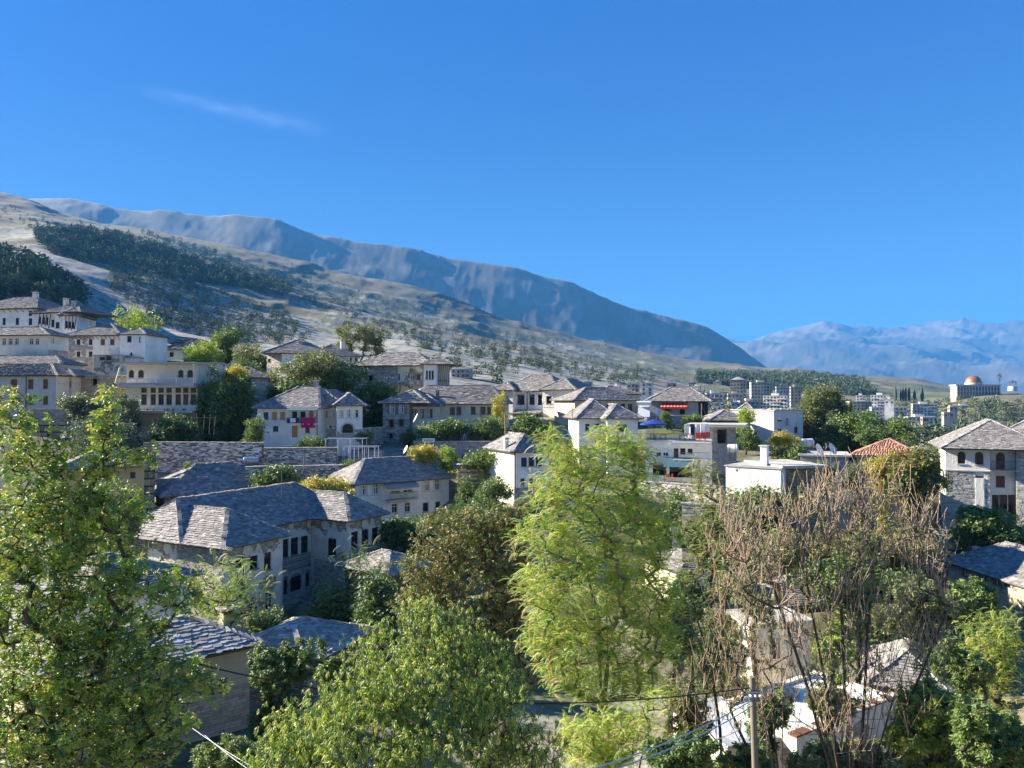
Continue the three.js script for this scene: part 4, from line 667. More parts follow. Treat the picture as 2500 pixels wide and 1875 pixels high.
{
  const h = new House('white_balcony_house', 'white two storey house with central iron balcony below the for sale terrace'), a = h.block([868, 94], [1096, 102], 1182, 1278, 8.5), f = (x, y, o = 0) => { const q = ZC([x, y, x, y]); return a.onFace('front', q[0], q[1], o); };
  a.win('front', 'white curtain', ZC, [30, 1232, 120, 1345], [525, 1197, 610, 1310], [645, 1187, 730, 1303]); a.win('front', 'white curtain', ZB, [1092, 1535, 1165, 1625]); a.win('front', 'white', ZC, [222, 1297, 312, 1330], [350, 1287, 440, 1325]); a.win('front', 'dark trim', ZC, [542, 1420, 595, 1515], [668, 1410, 715, 1490]); a.win('front', 'white', ZC, [232, 1430, 287, 1530], [362, 1420, 415, 1520]).walls({ all: M.white });
  a.roof({ rise: 2.7, over: .65, hipA: 3.8, hipB: 4.6, slate: { wid: .42, course: .28, th: .04 } });
  const bl = f(198, 1405, 1), br = f(490, 1385, 1), rails = []; a.box('balcony_floor', M.slab, bl[0], br[0], bl[1] - .1, bl[1] + .06, .004, 1.2);
  for (let i = 0; i <= 30; i++) { const x = lerp(bl[0] + .03, br[0] - .03, i / 30); rails.push(box(x - .013, x + .013, bl[1] + .06, bl[1] + .95, 1.13, 1.16)); } rails.push(box(bl[0], br[0], bl[1] + .95, bl[1] + 1, 1.11, 1.18)); a.add('railing', merge(rails), M.metal);
  { const p0 = f(190, 1290, 1.4), p1 = f(512, 1265, 1.4), g = box(p0[0], p1[0], -.03, .03, 0, 1.65); g.rotateX(.45); g.translate(0, p0[1] + .75, .02); a.add('awning', g, std(rgb(.28, .29, .30), .8)); }
  a.chimney(-.9, -2, -1, a.H - 1.2, .8, M.old);
  const b = h.block([985, 112], [1050, 114], 1130, 1160, 6); b.walls({ all: M.grey }); b.roof({ rise: 1.4, over: .4 });
}
{ // small slate house with chimney close by: its slates can be told apart one by one
  const h = new House('slate_cottage', 'small stone cottage with large grey slates and a brick chimney in the near gully'), a = h.block([60, 36.6], [609, 44], 1693, { Y: -21 }, 6.4);
  a.win('front', 'hole', ZH, [1690, 925, 1750, 1060]).walls({ all: M.tan }, { foot: 2 });
  const rise = 1.35, roof = a.roof({ rise, over: .55, hip: 3.2, skip: 'f', slate: { course: .34, wid: .5, th: .05, gap: .03, rough: 1.3 } }), pl = a.planes[0];
  const mats = [0.2, 0.25, 0.3, 0.36, 0.43].map((k, i) => std(rgb(k * (1 + .02 * (i % 2)), k * .985, k * (.97 - .02 * (i % 2))), 0.78)), geos = [];
  for (let v = 0; v < 7; v++) { const s = new THREE.Shape(), j = () => rr(-.05, .05); s.moveTo(-.5 + j(), 0 + j()); s.lineTo(-.28, -.09 + j()); s.lineTo(.1 + j(), -.12 + j()); s.lineTo(.4, -.06 + j()); s.lineTo(.5 + j(), .12 + j()); s.lineTo(.46, 1); s.lineTo(-.46, 1); s.lineTo(-.5, .1); const g = new THREE.ExtrudeGeometry(s, { depth: 1, bevelEnabled: false }); geos.push(g); }
  const parts = []; slabRows(...pl, { course: .34, wid: .46, th: .05, gap: .02 }, s => parts.push(s));
  const S = new Soup();
  parts.forEach((s, i) => {
    const o = s.A.clone().addScaledVector(s.u, (s.a + s.b) / 2).addScaledVector(s.v, s.y0 + rr(-.07, .07)).addScaledVector(s.n, rr(.02, .05)), len = s.y1 - s.y0 + .06, wid = s.b - s.a, tilt = -Math.atan2(.075, len) + rr(-.02, .02);
    const m = new THREE.Matrix4().makeBasis(s.u, s.v, s.n).setPosition(o.addScaledVector(s.n, .07)), loc = new THREE.Matrix4().makeRotationX(tilt).multiply(new THREE.Matrix4().makeRotationZ(rr(-.11, .11))).multiply(new THREE.Matrix4().makeScale(wid * 1.06, len * 1.05, rr(.035, .06)));
    m.multiply(loc);
    const q = a.rel.clone().multiply(m), me = new THREE.Mesh(geos[i % 7], mats[Math.floor(R() * 5)]); me.name = 'slate'; me.castShadow = me.receiveShadow = true; me.matrixAutoUpdate = false; q.decompose(me.position, me.quaternion, me.scale); me.updateMatrix(); (i < 300 ? roof : roof).add(me);
  });
  // coursed stones of the front wall right of the window, each its own block
  const sg = new THREE.BoxGeometry(1, 1, 1), sm = [[.50, .44, .33], [.44, .39, .30], [.55, .49, .38], [.38, .34, .27]].map(c => std(rgb(...c), .95)); let y = -.6, n = 0;
  while (y < a.H - .2 && n < 290) { const hh = rr(.13, .22); let x = a.w - 4.6; while (x < a.w - .05 && n < 290) { const w = Math.min(rr(.28, .7), a.w - .02 - x); if (w > .1 && !a.holes.front.some(q => x + w > q[0] && x < q[2] && y + hh > q[1] && y < q[3])) { const me = addMesh('stone', sg, pick(sm), h.g); me.scale.set(w - .025, hh - .022, .12); me.position.set(x + w / 2, y + hh / 2, rr(.0, .035)); me.rotation.z = rr(-.015, .015); n++; } x += w; } y += hh; }
  // chimney of pale bricks with a slab cap
  const q = [a.w - .3, -2.7]; const ch = a.box('chimney', M.tan, q[0] - .34, q[0] + .34, a.H - .1, a.H + 1.25, q[1] - .34, q[1] + .34), bm = [[.6, .55, .45], [.5, .43, .33], [.66, .62, .54]].map(c => std(rgb(...c), .9)), bg = new THREE.BoxGeometry(1, 1, 1);
  for (let r = 0; r < 8; r++) for (const f of [0, 1, 2, 3]) for (let k = 0; k < 3; k++) { const me = addMesh('brick', bg, pick(bm), ch), t = -.26 + k * .26 + (r % 2 ? .05 : -.05), yy = a.H + .05 + r * .15; me.scale.set(.23, .12, .06); me.position.set(q[0] + [t, .35, t, -.35][f], yy, q[1] + [.35, t, -.35, t][f]); me.rotation.y = f % 2 ? Math.PI / 2 : 0; }
  a.box('chimney_vent', M.brownShutter, q[0] - .3, q[0] + .3, a.H + 1.252, a.H + 1.5, q[1] - .3, q[1] + .3); a.box('chimney_cap', M.slab, q[0] - .52, q[0] + .52, a.H + 1.502, a.H + 1.6, q[1] - .5, q[1] + .5);
  a.box('lower_wall', M.old, 3, a.w + .1, -2, .35, .2, .5);
}
{
  const h = new House('hidden_white_house', 'whitewashed stone house half hidden behind the leafy branches at left'), a = h.block([215, 50], [470, 58], 1468, 1620, 8); a.win('front', 'white', ZF, [200, 980, 300, 1060]); a.win('front', 'hole', ZF, [300, 1180, 435, 1250]).walls({ all: M.white }); a.rubbleOn('front', 0, a.w, -1, 2.3, { tones: [[.66, .65, .62], [.58, .57, .54], [.7, .69, .67]] }); a.roof({ rise: 1.9, over: .6, slate: { wid: .45 } });
}
{
  const h = new House('ochre_house', 'ochre plaster house with slate roof behind the left tree tops'), a = h.block([150, 86], [352, 90], 1145, 1215, 7); a.win('front', 'dark', null, [318, 1152, 331, 1168], [200, 1155, 214, 1172]).walls({ all: M.ochre }); a.roof({ rise: 1.9, over: .5, hipB: 3 }); a.box('dark_side_wall', M.stone, a.w + .02, a.w + 1.2, -2, a.H - .4, -4, -.6);
}
{
  const h = new House('low_slate_shed', 'low shed with a bright slate roof among the bushes below the mansion'), a = h.block([742, 52], [900, 60], 1625, { Y: -23 }, 7); a.walls({ all: M.stone }); a.roof({ rise: 1.5, over: .5, slate: { wid: .42, course: .3, tone: [.36, .33, .30] } });
  const k = new House('timber_eave_shed', 'shed with sunlit slates and a brown timber eave beside the mansion', 'shed'), b = k.block([945, 70], [1040, 74], 1402, { Y: -21.5 }, 6); b.walls({ all: M.wood }); b.roof({ rise: 1.4, over: .6, slate: { wid: .5, rough: 2, tone: [.36, .33, .30] } });
}
{ // whitewashed buildings under the bare tree
  const h = new House('white_gully_house', 'whitewashed low house with square chimney tower seen through bare branches'), a = h.block([1838, 47], [1975, 48], 1530, { Y: -22 }, 3); a.win('front', 'hole', null, [1880, 1565, 1905, 1610]).walls({ all: M.old }); a.box('roof_slab', M.slab, -.25, a.w + .25, a.H + .003, a.H + .2, -3.2, .3);
  const b = h.block([1775, 37], [1905, 38], 1825, { Y: -22 }, 5); b.walls({ all: M.old }); b.box('roof_slab', std(rgb(.5, .54, .6), .9, { map: rep(grainT, .3) }), -.1, b.w + .1, b.H + .003, b.H + .15, -5.2, .2);
  const c = h.block([1945, 37], [2190, 42], 1800, { Y: -23 }, 5); c.walls({ all: M.old }); c.box('roof_slab', M.whiteFrame, 0, c.w, c.H - .3, c.H - .15, -4.6, -.37); for (let x = -.1; x < c.w; x += .62) c.box('coping_stone', x % 1.24 < .6 ? M.brownShutter : M.slab, x, x + .58, c.H + .003, c.H + .1, -.45, .08);
  const e = new House('gully_slate_house', 'slate roofed house in the shade of the right hand bushes'), f = e.block([2125, 52], [2320, 50], 1668, { Y: -23.5 }, 7); f.walls({ all: M.stone }); f.roof({ rise: 1.9, over: .4, slate: { wid: .5 } });
  const k = new House('gully_hidden_house', 'pale house deep behind the centre of the bare tree'), l = k.block([1890, 72], [2090, 74], 1480, { Y: -24 }, 7); l.win('front', 'dark', null, [1930, 1500, 1945, 1525], [2000, 1500, 2015, 1525]).walls({ all: M.white }); l.roof({ rise: 1.8, over: .5 });
  const n = new House('gully_annex', 'small pale annex with slate roof behind the thin leafy tree', 'outbuilding'), p = n.block([1660, 74], [1760, 76], 1395, { Y: -22 }, 6); p.win('front', 'dark', null, [1725, 1405, 1740, 1425]).walls({ all: M.white }); p.roof({ rise: 1.3, over: .5 });
}
// ---------------------------------------------------------------- plants
const leafMat = new THREE.MeshPhysicalMaterial({ color: 0xffffff, roughness: 0.62, transmission: 0.55, thickness: 0, side: THREE.DoubleSide });
const LEAF = {};
function leafGeo(list) { // [base, dir, normalHint, length, width] -> folded leaves
  const p = [];
  for (const [b, d, n, L, w] of list) {
    const s = d.clone().cross(n).normalize(), up = s.clone().cross(d).normalize(), q = (t, x, y) => b.clone().addScaledVector(d, t * L).addScaledVector(s, x * w).addScaledVector(up, y * w);
    const a = q(0, 0, 0), m = q(.45, 0, -.18), tip = q(1, 0, -.35), l = q(.42, -.5, .06), r = q(.42, .5, .06);
    for (const t of [a, r, m, m, r, tip, a, m, l, m, tip, l]) p.push(t.x, t.y, t.z);
  }
  const g = new THREE.BufferGeometry(); g.setAttribute('position', new THREE.Float32BufferAttribute(p, 3)); g.computeVertexNormals(); return g;
}
srand(77);
{
  let l = []; for (let i = 0; i < 7; i++) { const a = i * 2.4 + rr(-.3, .3), e = rr(-.5, .5), d = V(Math.cos(a) * Math.cos(e), Math.sin(e) - .12, Math.sin(a) * Math.cos(e)).normalize(); l.push([V(Math.cos(a) * .02, i * .15 - .5, Math.sin(a) * .02), d, V(rr(-.4, .4), 1, rr(-.4, .4)), rr(.75, 1.1), rr(.42, .55)]); } LEAF.broad = leafGeo(l); // unit: leaf length
  l = []; for (let i = 0; i < 6; i++) { const a = i * 2.4, d = V(Math.cos(a) * .5, -.9, Math.sin(a) * .5).normalize(); l.push([V(Math.cos(a) * .1, i * .18 - .4, Math.sin(a) * .1), d, V(Math.cos(a), .4, Math.sin(a)), rr(.8, 1.2), rr(.3, .42)]); } LEAF.droop = leafGeo(l);
  l = []; for (let i = 0; i < 10; i++) for (const s of [-1, 1]) { const t = (i + .5) / 10, b = V(t, .16 * Math.sin(t * 2.2) - .2 * t * t, 0); l.push([b, V(.35, -.12, s).normalize(), V(0, 1, 0.25 * s), .17 * (1 - .35 * Math.abs(t - .4)), .085]); } l.push([V(1, -.07, 0), V(1, -.3, 0).normalize(), V(0, 1, 0), .15, .08]); LEAF.frond = leafGeo(l); // unit: frond length
  l = []; for (let i = 0; i < 11; i++) { const d = V(rr(-1, 1), rr(-.7, .9), rr(-1, 1)).normalize(), b = V(rr(-.5, .5), rr(-.5, .5), rr(-.5, .5)); l.push([b, d, V(rr(-.5, .5), 1, rr(-.5, .5)), rr(.32, .6), rr(.2, .36)]); } LEAF.clump = leafGeo(l); // unit: clump width
}
const PAL = {
  bright: [[0.350, 0.473, 0.056], [0.263, 0.403, 0.056], [0.455, 0.525, 0.072], [0.193, 0.315, 0.048], [0.560, 0.525, 0.096]],
  locust: [[0.454, 0.627, 0.080], [0.340, 0.530, 0.072], [0.567, 0.685, 0.096], [0.265, 0.411, 0.064], [0.670, 0.685, 0.160], [0.567, 0.431, 0.160]],
  mid: [[0.155, 0.248, 0.048], [0.120, 0.205, 0.040], [0.195, 0.285, 0.056], [0.25, 0.30, 0.064]],
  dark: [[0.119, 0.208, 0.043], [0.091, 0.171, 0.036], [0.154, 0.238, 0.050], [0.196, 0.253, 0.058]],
  olive: [[0.231, 0.266, 0.088], [0.185, 0.231, 0.072], [0.277, 0.283, 0.104], [0.154, 0.206, 0.064]],
  brown: [[0.201, 0.240, 0.056], [0.262, 0.223, 0.072], [0.154, 0.206, 0.048], [0.308, 0.258, 0.080], [0.231, 0.292, 0.072]],
  autumn: [[0.524, 0.464, 0.072], [0.400, 0.429, 0.072], [0.546, 0.412, 0.080], [0.308, 0.360, 0.064]],
  blue: [[0.158, 0.210, 0.096], [0.123, 0.175, 0.080], [0.210, 0.254, 0.120]],
};
function tubeSoup(nodes, minR, seg, pos, idx) {
  for (const n of nodes) {
    if (!n.par || n.r < minR) continue;
    const a = n.par.p, b = n.p, d = b.clone().sub(a); if (d.lengthSq() < 1e-8) continue; d.normalize();
    const s = (Math.abs(d.y) < .95 ? V(0, 1, 0) : V(1, 0, 0)).cross(d).normalize(), t = d.clone().cross(s), k = pos.length / 3, ra = Math.min(n.par.r, n.r * 1.6), rb = n.r;
    for (const [c, r] of [[a, ra], [b, rb]]) for (let i = 0; i < seg; i++) { const an = i / seg * 6.2832, x = Math.cos(an) * r, y = Math.sin(an) * r; pos.push(c.x + s.x * x + t.x * y, c.y + s.y * x + t.y * y, c.z + s.z * x + t.z * y); }
    for (let i = 0; i < seg; i++) { const j = (i + 1) % seg; idx.push(k + i, k + j, k + seg + j, k + i, k + seg + j, k + seg + i); }
  }
}
function grow(stems, targets, o = {}) { // branches reach every target from the nearest earlier branch
  const nodes = []; for (const st of stems) { let par = null; for (const p of st) { const n = { p, par, w: 0 }; nodes.push(n); par = n; } }
  const root = stems[0][0]; targets.sort((a, b) => a.distanceToSquared(root) - b.distanceToSquared(root));
  const tips = [];
  for (const t of targets) {
    let best = null, bd = 1e9; for (const n of nodes) { if (!n.par) continue; const dx = t.x - n.p.x, dy = t.y - n.p.y, dz = t.z - n.p.z; let q = dx * dx + dy * dy + dz * dz; if (dy < 0) q *= 1 + (o.upward ?? 1.2); if (q < bd) { bd = q; best = n; } }
    if (!best) continue; const L = Math.sqrt(bd), k = Math.max(1, Math.min(5, Math.ceil(L / (o.step || .5)))); let par = best; const a = best.p, sag = (o.sag ?? 0.12) * L;
    for (let i = 1; i <= k; i++) { const f = i / k, p = a.clone().lerp(t, f); p.y -= sag * Math.sin(f * Math.PI) * .5 * (o.curl ?? 1); if (i < k) { p.x += rr(-1, 1) * L * (o.jit ?? .06); p.z += rr(-1, 1) * L * (o.jit ?? .06); } const n = { p, par, w: 0 }; nodes.push(n); par = n; }
    tips.push(par);
  }
  for (const t of tips) for (let n = t; n; n = n.par) n.w++;
  return { nodes, tips };
}
function lobePts(lobes, d0, base) { const pts = []; for (const [px, py, rx, ry, n, dd = 0] of lobes) { const d = d0 + dd, c = P(px, py, d), s = d / F, rz = rx * s * 0.85; for (let i = 0; i < n; i++) { let x, y, z, q; do { x = rr(-1, 1); y = rr(-1, 1); z = rr(-1, 1); q = x * x + y * y + z * z; } while (q > 1 || (R() < .55 && q < .35)); pts.push(V(c.x + x * rx * s, c.y + y * ry * s, c.z + z * rz)); } } return pts; }
const dummy = new THREE.Object3D(), tint = new THREE.Color();
function crownMesh(name, geo, spots, size, pal, parent, jit = .5, flat = .9) {
  const m = new THREE.InstancedMesh(geo, leafMat, spots.length); m.name = name; m.castShadow = m.receiveShadow = true; m.userData.kind = 'stuff';
  spots.forEach((p, i) => { dummy.position.copy(p); dummy.rotation.set(rr(-flat, flat), rr(0, 6.283), rr(-flat, flat)); const s = size * rr(1 - jit * .6, 1 + jit * .6); dummy.scale.set(s, s, s); dummy.updateMatrix(); m.setMatrixAt(i, dummy.matrix); const c = pal[Math.min(pal.length - 1, Math.floor(Math.pow(R(), 1.25) * pal.length))], k = rr(.95, 1.5); m.setColorAt(i, tint.setRGB(Math.min(.75, c[0] * k * 1.02), Math.min(.75, c[1] * k), c[2] * k)); });
  m.instanceMatrix.needsUpdate = true; parent.add(m); return m;
}
// base [px, depth]; lobes [px, py, half width, half height, twigs, depth offset] in picture measure at that depth
function plant(name, label, o) {
  const b = o.at || onGround(o.base[0], o.base[1], .2), g = thing(name, label, o.category || 'tree', b, 0, o.group), loc = p => p.clone().sub(b), pts = lobePts(o.lobes, o.base[1]).map(loc);
  const c = pts.reduce((a, p) => a.add(p), V(0, 0, 0)).multiplyScalar(1 / pts.length), stems = [];
  const low = Math.min(...pts.map(p => p.y)), forks = o.stems || 1;
  for (let s = 0; s < forks; s++) { const st = [V(rr(-.1, .1), 0, rr(-.1, .1))], a = s / forks * 6.28 + 1, far = forks > 1 ? (o.fork ?? .35) : 0, top = V(c.x + Math.cos(a) * far * Math.abs(c.y), lerp(low, c.y, o.stemTop ?? .9), c.z + Math.sin(a) * far * .5 * Math.abs(c.y)), k = 7; for (let i = 1; i <= k; i++) { const f = i / k; st.push(V(lerp(0, top.x, Math.pow(f, 1.2)) + rr(-.02, .02) * c.y, lerp(0, top.y, f), lerp(0, top.z, f) + rr(-.02, .02) * c.y)); } stems.push(st); }
  const { nodes, tips } = grow(stems, pts, { jit: o.bend ?? .06, step: o.step || Math.max(.3, o.base[1] * .02), sag: o.sag, upward: o.upward });
  const r0 = o.twig || .006; for (const n of nodes) n.r = Math.max(r0, r0 * Math.pow(Math.max(1, n.w), o.thick || .5));
  if (!o.noTrunk) { const pos = [], idx = []; tubeSoup(nodes, o.minR || 0, 5, pos, idx); const tg = new THREE.BufferGeometry(); tg.setAttribute('position', new THREE.Float32BufferAttribute(pos, 3)); tg.setIndex(idx); tg.computeVertexNormals(); addMesh('trunk', tg, o.bark || M.bark, g); }
  const spots = []; for (const t of tips) for (let k = 0; k < o.per; k++) { const f = R(), p = t.par ? t.p.clone().lerp(t.par.p, f * .8) : t.p.clone(); p.x += rr(-1, 1) * o.spread; p.y += rr(-.8, .9) * o.spread; p.z += rr(-1, 1) * o.spread; spots.push(p); }
  if (spots.length) crownMesh('crown', LEAF[o.leaf || 'clump'], spots, o.size, PAL[o.pal] || o.pal, g, o.jit, o.flat);
  return g;
}
// a mid-distance tree or bush: crown box [x0, y0, x1, y1] in the picture, depth, palette
function bush(name, label, [x0, y0, x1, y1], d, pal, o = {}) {
  const w = x1 - x0, h = y1 - y0, lobes = [], n = o.n || 5, cx = (x0 + x1) / 2;
  for (let i = 0; i < n; i++) { const a = rr(0, 6.28), q = Math.sqrt(R()) * .78; lobes.push([cx + Math.cos(a) * q * w * .5, (y0 + y1) / 2 + Math.sin(a) * q * h * .5, w * rr(.2, .32), h * rr(.2, .32), Math.round((o.dens || 1) * 26), rr(-.3, .3) * w * d / F]); }
  lobes.push([cx, (y0 + y1) / 2, w * .36, h * .36, Math.round((o.dens || 1) * 40)]);
  const px = o.foot ?? cx, base = P(px, y1, d), gy = ground(base.x, base.z), at = V(base.x, Math.min(gy, base.y) - .1, base.z);
  const drop = base.y - gy; if (drop > .4) { const hp = drop * F / d; for (let k = 0; k < 3; k++) lobes.push([cx + rr(-.25, .25) * w, y1 - h * .12 + hp * (k + .5) / 3, w * .32, Math.max(h * .16, hp * .26), Math.round((o.dens || 1) * 22)]); }
  const sz = o.size || Math.max(.28, Math.min(.9, w * d / F * .13));
  return plant(name, label, { base: [px, d], at, lobes, leaf: o.leaf || 'clump', size: sz, per: o.per ? Math.ceil(o.per * .4) : 2, spread: sz * .75, pal, twig: o.twig || .014, thick: .48, minR: .012, category: o.category || 'tree', bark: o.bark, group: o.group, stems: o.stems, noTrunk: o.noTrunk, upward: .4, jit: .6 });
}
srand(31);
// ---- near trees
plant('leafy_tree', 'broad leafy tree with yellow-green upright shoots filling the left edge', { base: [170, 11.5], stems: 3, fork: .12, leaf: 'broad', size: .088, per: 2, spread: .17, pal: [[0.298, 0.411, 0.056], [0.210, 0.333, 0.048], [0.149, 0.254, 0.045], [0.438, 0.490, 0.080], [0.105, 0.193, 0.040], [0.525, 0.507, 0.112]], twig: .0035, thick: .40, bend: .03, sag: .05, upward: 2.2, bark: M.bark, step: .25, lobes: [
  [262, 1010, 22, 70, 34], [255, 1110, 34, 70, 40], [222, 1190, 40, 70, 44], [30, 1000, 38, 60, 36], [58, 1080, 60, 80, 60], [70, 1190, 90, 80, 85], [135, 1110, 24, 60, 26], [150, 1230, 70, 70, 65], [12, 1300, 90, 110, 110], [110, 1330, 100, 80, 105], [225, 1300, 80, 70, 80], [300, 1240, 60, 30, 34], [335, 1110, 40, 18, 20], [240, 1400, 110, 60, 100], [360, 1420, 100, 40, 60], [440, 1450, 70, 34, 40], [60, 1460, 130, 100, 190], [200, 1510, 130, 80, 170], [330, 1540, 90, 50, 70], [100, 1620, 170, 100, 250], [260, 1640, 130, 90, 170], [400, 1640, 110, 50, 85], [470, 1680, 80, 40, 50], [60, 1760, 200, 110, 290], [230, 1770, 160, 90, 210], [370, 1780, 100, 70, 90], [150, 1860, 260, 60, 200]] });
plant('round_leaf_tree', 'bushy tree with small drooping sunlit leaves at bottom centre', { base: [1000, 17], stems: 2, leaf: 'droop', size: .10, per: 3, spread: .28, pal: [[0.350, 0.455, 0.064], [0.228, 0.333, 0.048], [0.158, 0.254, 0.048], [0.473, 0.507, 0.096], [0.105, 0.184, 0.040]], twig: .004, thick: .5, step: .4, lobes: [
  [760, 1770, 110, 70, 150], [880, 1700, 110, 60, 150], [1000, 1660, 110, 60, 150], [1080, 1740, 120, 80, 190, .4], [900, 1800, 160, 90, 300, -1], [700, 1850, 100, 50, 120, -1], [1060, 1850, 150, 70, 200, -1], [1200, 1760, 110, 110, 220, .6], [1290, 1840, 90, 80, 150, .8], [960, 1590, 120, 70, 150, 1.6], [1080, 1560, 110, 80, 170, 2], [1180, 1640, 100, 90, 190, 2], [1020, 1500, 60, 40, 60, 2.5]] });
plant('brown_tipped_tree', 'tall tree with olive and browning foliage left of the bright locust', { base: [1170, 34], stems: 2, leaf: 'broad', size: .15, per: 4, spread: .38, pal: 'brown', twig: .009, thick: .5, step: .7, lobes: [
  [1110, 1290, 100, 50, 110], [1190, 1270, 70, 45, 80], [1230, 1340, 80, 80, 110], [1060, 1370, 90, 60, 110], [1160, 1420, 130, 80, 200], [1040, 1470, 80, 70, 110], [1180, 1540, 120, 90, 200], [1080, 1560, 80, 60, 90], [1250, 1470, 60, 100, 110], [1220, 1640, 90, 80, 120], [1270, 1270, 30, 50, 30]] });
plant('locust_tree', 'tall sunlit locust with feathery yellow-green fronds in the middle', { base: [1478, 28], stems: 2, fork: .05, leaf: 'frond', size: .40, per: 4, spread: .34, flat: .55, pal: 'locust', twig: .006, thick: .40, bend: .03, bark: M.paleBark, step: .6, sag: -.08, upward: 2.4, lobes: [
  [1345, 1075, 26, 28, 26], [1375, 1120, 40, 40, 60], [1480, 1075, 40, 34, 50], [1530, 1090, 50, 38, 60], [1560, 1130, 46, 40, 60], [1440, 1130, 70, 50, 100], [1360, 1200, 65, 60, 110], [1470, 1220, 90, 70, 170], [1570, 1220, 60, 70, 110], [1330, 1310, 70, 60, 120], [1430, 1330, 90, 70, 170], [1540, 1340, 80, 80, 170], [1610, 1330, 40, 60, 60], [1330, 1430, 70, 60, 120], [1440, 1450, 100, 70, 200], [1560, 1450, 80, 80, 170], [1630, 1460, 36, 60, 60], [1330, 1540, 60, 50, 90], [1420, 1570, 90, 60, 170], [1540, 1570, 90, 70, 170], [1620, 1560, 36, 50, 50], [1370, 1640, 50, 40, 60], [1460, 1670, 70, 40, 90], [1560, 1660, 60, 40, 80]] });
plant('locust_sapling', 'pale locust scrub growing round the foot of the tall locust', { base: [1460, 26], stems: 4, leaf: 'frond', size: .36, per: 4, spread: .26, flat: .6, pal: 'locust', twig: .005, step: .5, category: 'shrub', lobes: [[1420, 1790, 60, 50, 90], [1490, 1810, 70, 60, 120], [1450, 1860, 80, 40, 90], [1550, 1780, 50, 60, 60], [1600, 1700, 60, 40, 40]] });
plant('thin_leafy_tree', 'slender half bare tree with feathery tufts right of the tall locust', { base: [1735, 32], stems: 2, fork: .08, leaf: 'frond', size: .34, per: 5, spread: .36, bend: .02, thick: .36, flat: .6, pal: [[0.280, 0.350, 0.080], [0.350, 0.385, 0.096], [0.210, 0.263, 0.072], [0.350, 0.263, 0.112]], twig: .009, step: .6, upward: 2.2, lobes: [[1715, 1150, 36, 30, 36], [1730, 1210, 60, 44, 60], [1765, 1260, 50, 50, 46], [1700, 1280, 40, 40, 30], [1740, 1350, 60, 60, 44], [1690, 1400, 40, 50, 22], [1780, 1420, 50, 60, 30], [1720, 1520, 60, 60, 30], [1700, 1640, 60, 60, 34], [1780, 1600, 50, 70, 30]] });
// ---- the bare trees at right: many fine upright twigs
function bareTree(label, baseAt, lobes, leaves) {
  const b = onGround(baseAt[0], baseAt[1], .2), g = thing('bare_tree', label, 'tree', b), pts = lobePts(lobes.map(l => [l[0], l[1], l[2] * 1.1, l[3] * 1.1, Math.round(l[4] * .5), l[5]]), baseAt[1]).map(p => p.sub(b)), top = pts.reduce((a, p) => a.add(p), V(0, 0, 0)).multiplyScalar(1 / pts.length), stems = [];
  for (const [px, py, rx, ry, , dd = 0] of lobes) { const e = P(px + rr(-.3, .3) * rx, py, baseAt[1] + dd).sub(b), st = [V(rr(-.15, .15), 0, rr(-.15, .15))], z = rr(-1.2, 1.2), m = rr(.25, .45); for (let i = 1; i <= 8; i++) { const f = i / 8, g = Math.pow(f, 1.25); st.push(V(lerp(st[0].x, e.x, lerp(f, g, .6)) + rr(-.04, .04), e.y * f, lerp(st[0].z, e.z + z, g) + rr(-.04, .04))); } stems.push(st); }
  const { nodes, tips } = grow(stems, pts, { step: .5, sag: .04, jit: .03, upward: 3 });
  const extra = []; for (const t of tips) for (let k = 0; k < 2; k++) { let par = k < 1 ? t : (t.par || t); const up = V(rr(-.4, .4), rr(.6, 1), rr(-.4, .4)).normalize(), L = rr(.35, 1.0); let p = par.p; for (let i = 0; i < 2; i++) { p = p.clone().addScaledVector(up, L / 2); up.y += .15; up.normalize(); const n = { p, par, w: 0.25 }; extra.push(n); par = n; } }
  for (const n of nodes) n.r = Math.max(.009, .006 * Math.pow(Math.max(1, n.w), .44)); for (const n of extra) n.r = .0085;
  const mk = (list, name, mat) => { const pos = [], idx = []; tubeSoup(list, 0, 4, pos, idx); const tg = new THREE.BufferGeometry(); tg.setAttribute('position', new THREE.Float32BufferAttribute(pos, 3)); tg.setIndex(idx); tg.computeVertexNormals(); return addMesh(name, tg, mat, g); };
  mk(nodes.filter(n => n.r > .024), 'trunk', M.bark); mk(nodes.filter(n => n.r <= .024), 'branches', std(rgb(.27, .20, .15), .95)).userData.kind = 'stuff'; mk(extra, 'twigs', std(rgb(.40, .30, .215), .9)).userData.kind = 'stuff';
  const spots = []; for (const t of tips) if (R() < leaves) for (let k = 0; k < 3; k++) spots.push(t.p.clone().add(V(rr(-.2, .2), rr(-.2, .2), rr(-.2, .2))));
  if (spots.length) crownMesh('leaves', LEAF.broad, spots, .11, PAL.olive, g);
}
bareTree('wide leafless tree with reddish fine twigs in front of the right hand houses', [2075, 25], [[1850, 1290, 90, 110, 150], [1960, 1260, 80, 100, 150], [2060, 1250, 70, 110, 150], [2160, 1270, 80, 110, 150], [2260, 1330, 60, 90, 100], [1900, 1400, 90, 80, 130], [2020, 1400, 90, 90, 140], [2150, 1420, 90, 90, 140], [2000, 1540, 110, 80, 110], [2180, 1560, 100, 80, 100], [2290, 1470, 40, 70, 60], [2060, 1650, 120, 60, 90], [2200, 1680, 120, 60, 90], [1960, 1720, 110, 70, 90], [2120, 1780, 120, 60, 80], [2290, 1600, 60, 60, 50]], .3);
bareTree('leafless multi-stemmed tree nearest the wooden pole', [1900, 29], [[1780, 1330, 60, 120, 80], [1850, 1420, 70, 90, 90], [1800, 1520, 70, 90, 90], [1900, 1560, 70, 90, 90], [1760, 1640, 60, 70, 70], [1870, 1660, 70, 60, 70], [1800, 1760, 80, 70, 70], [1680, 1720, 60, 60, 40]], .4);
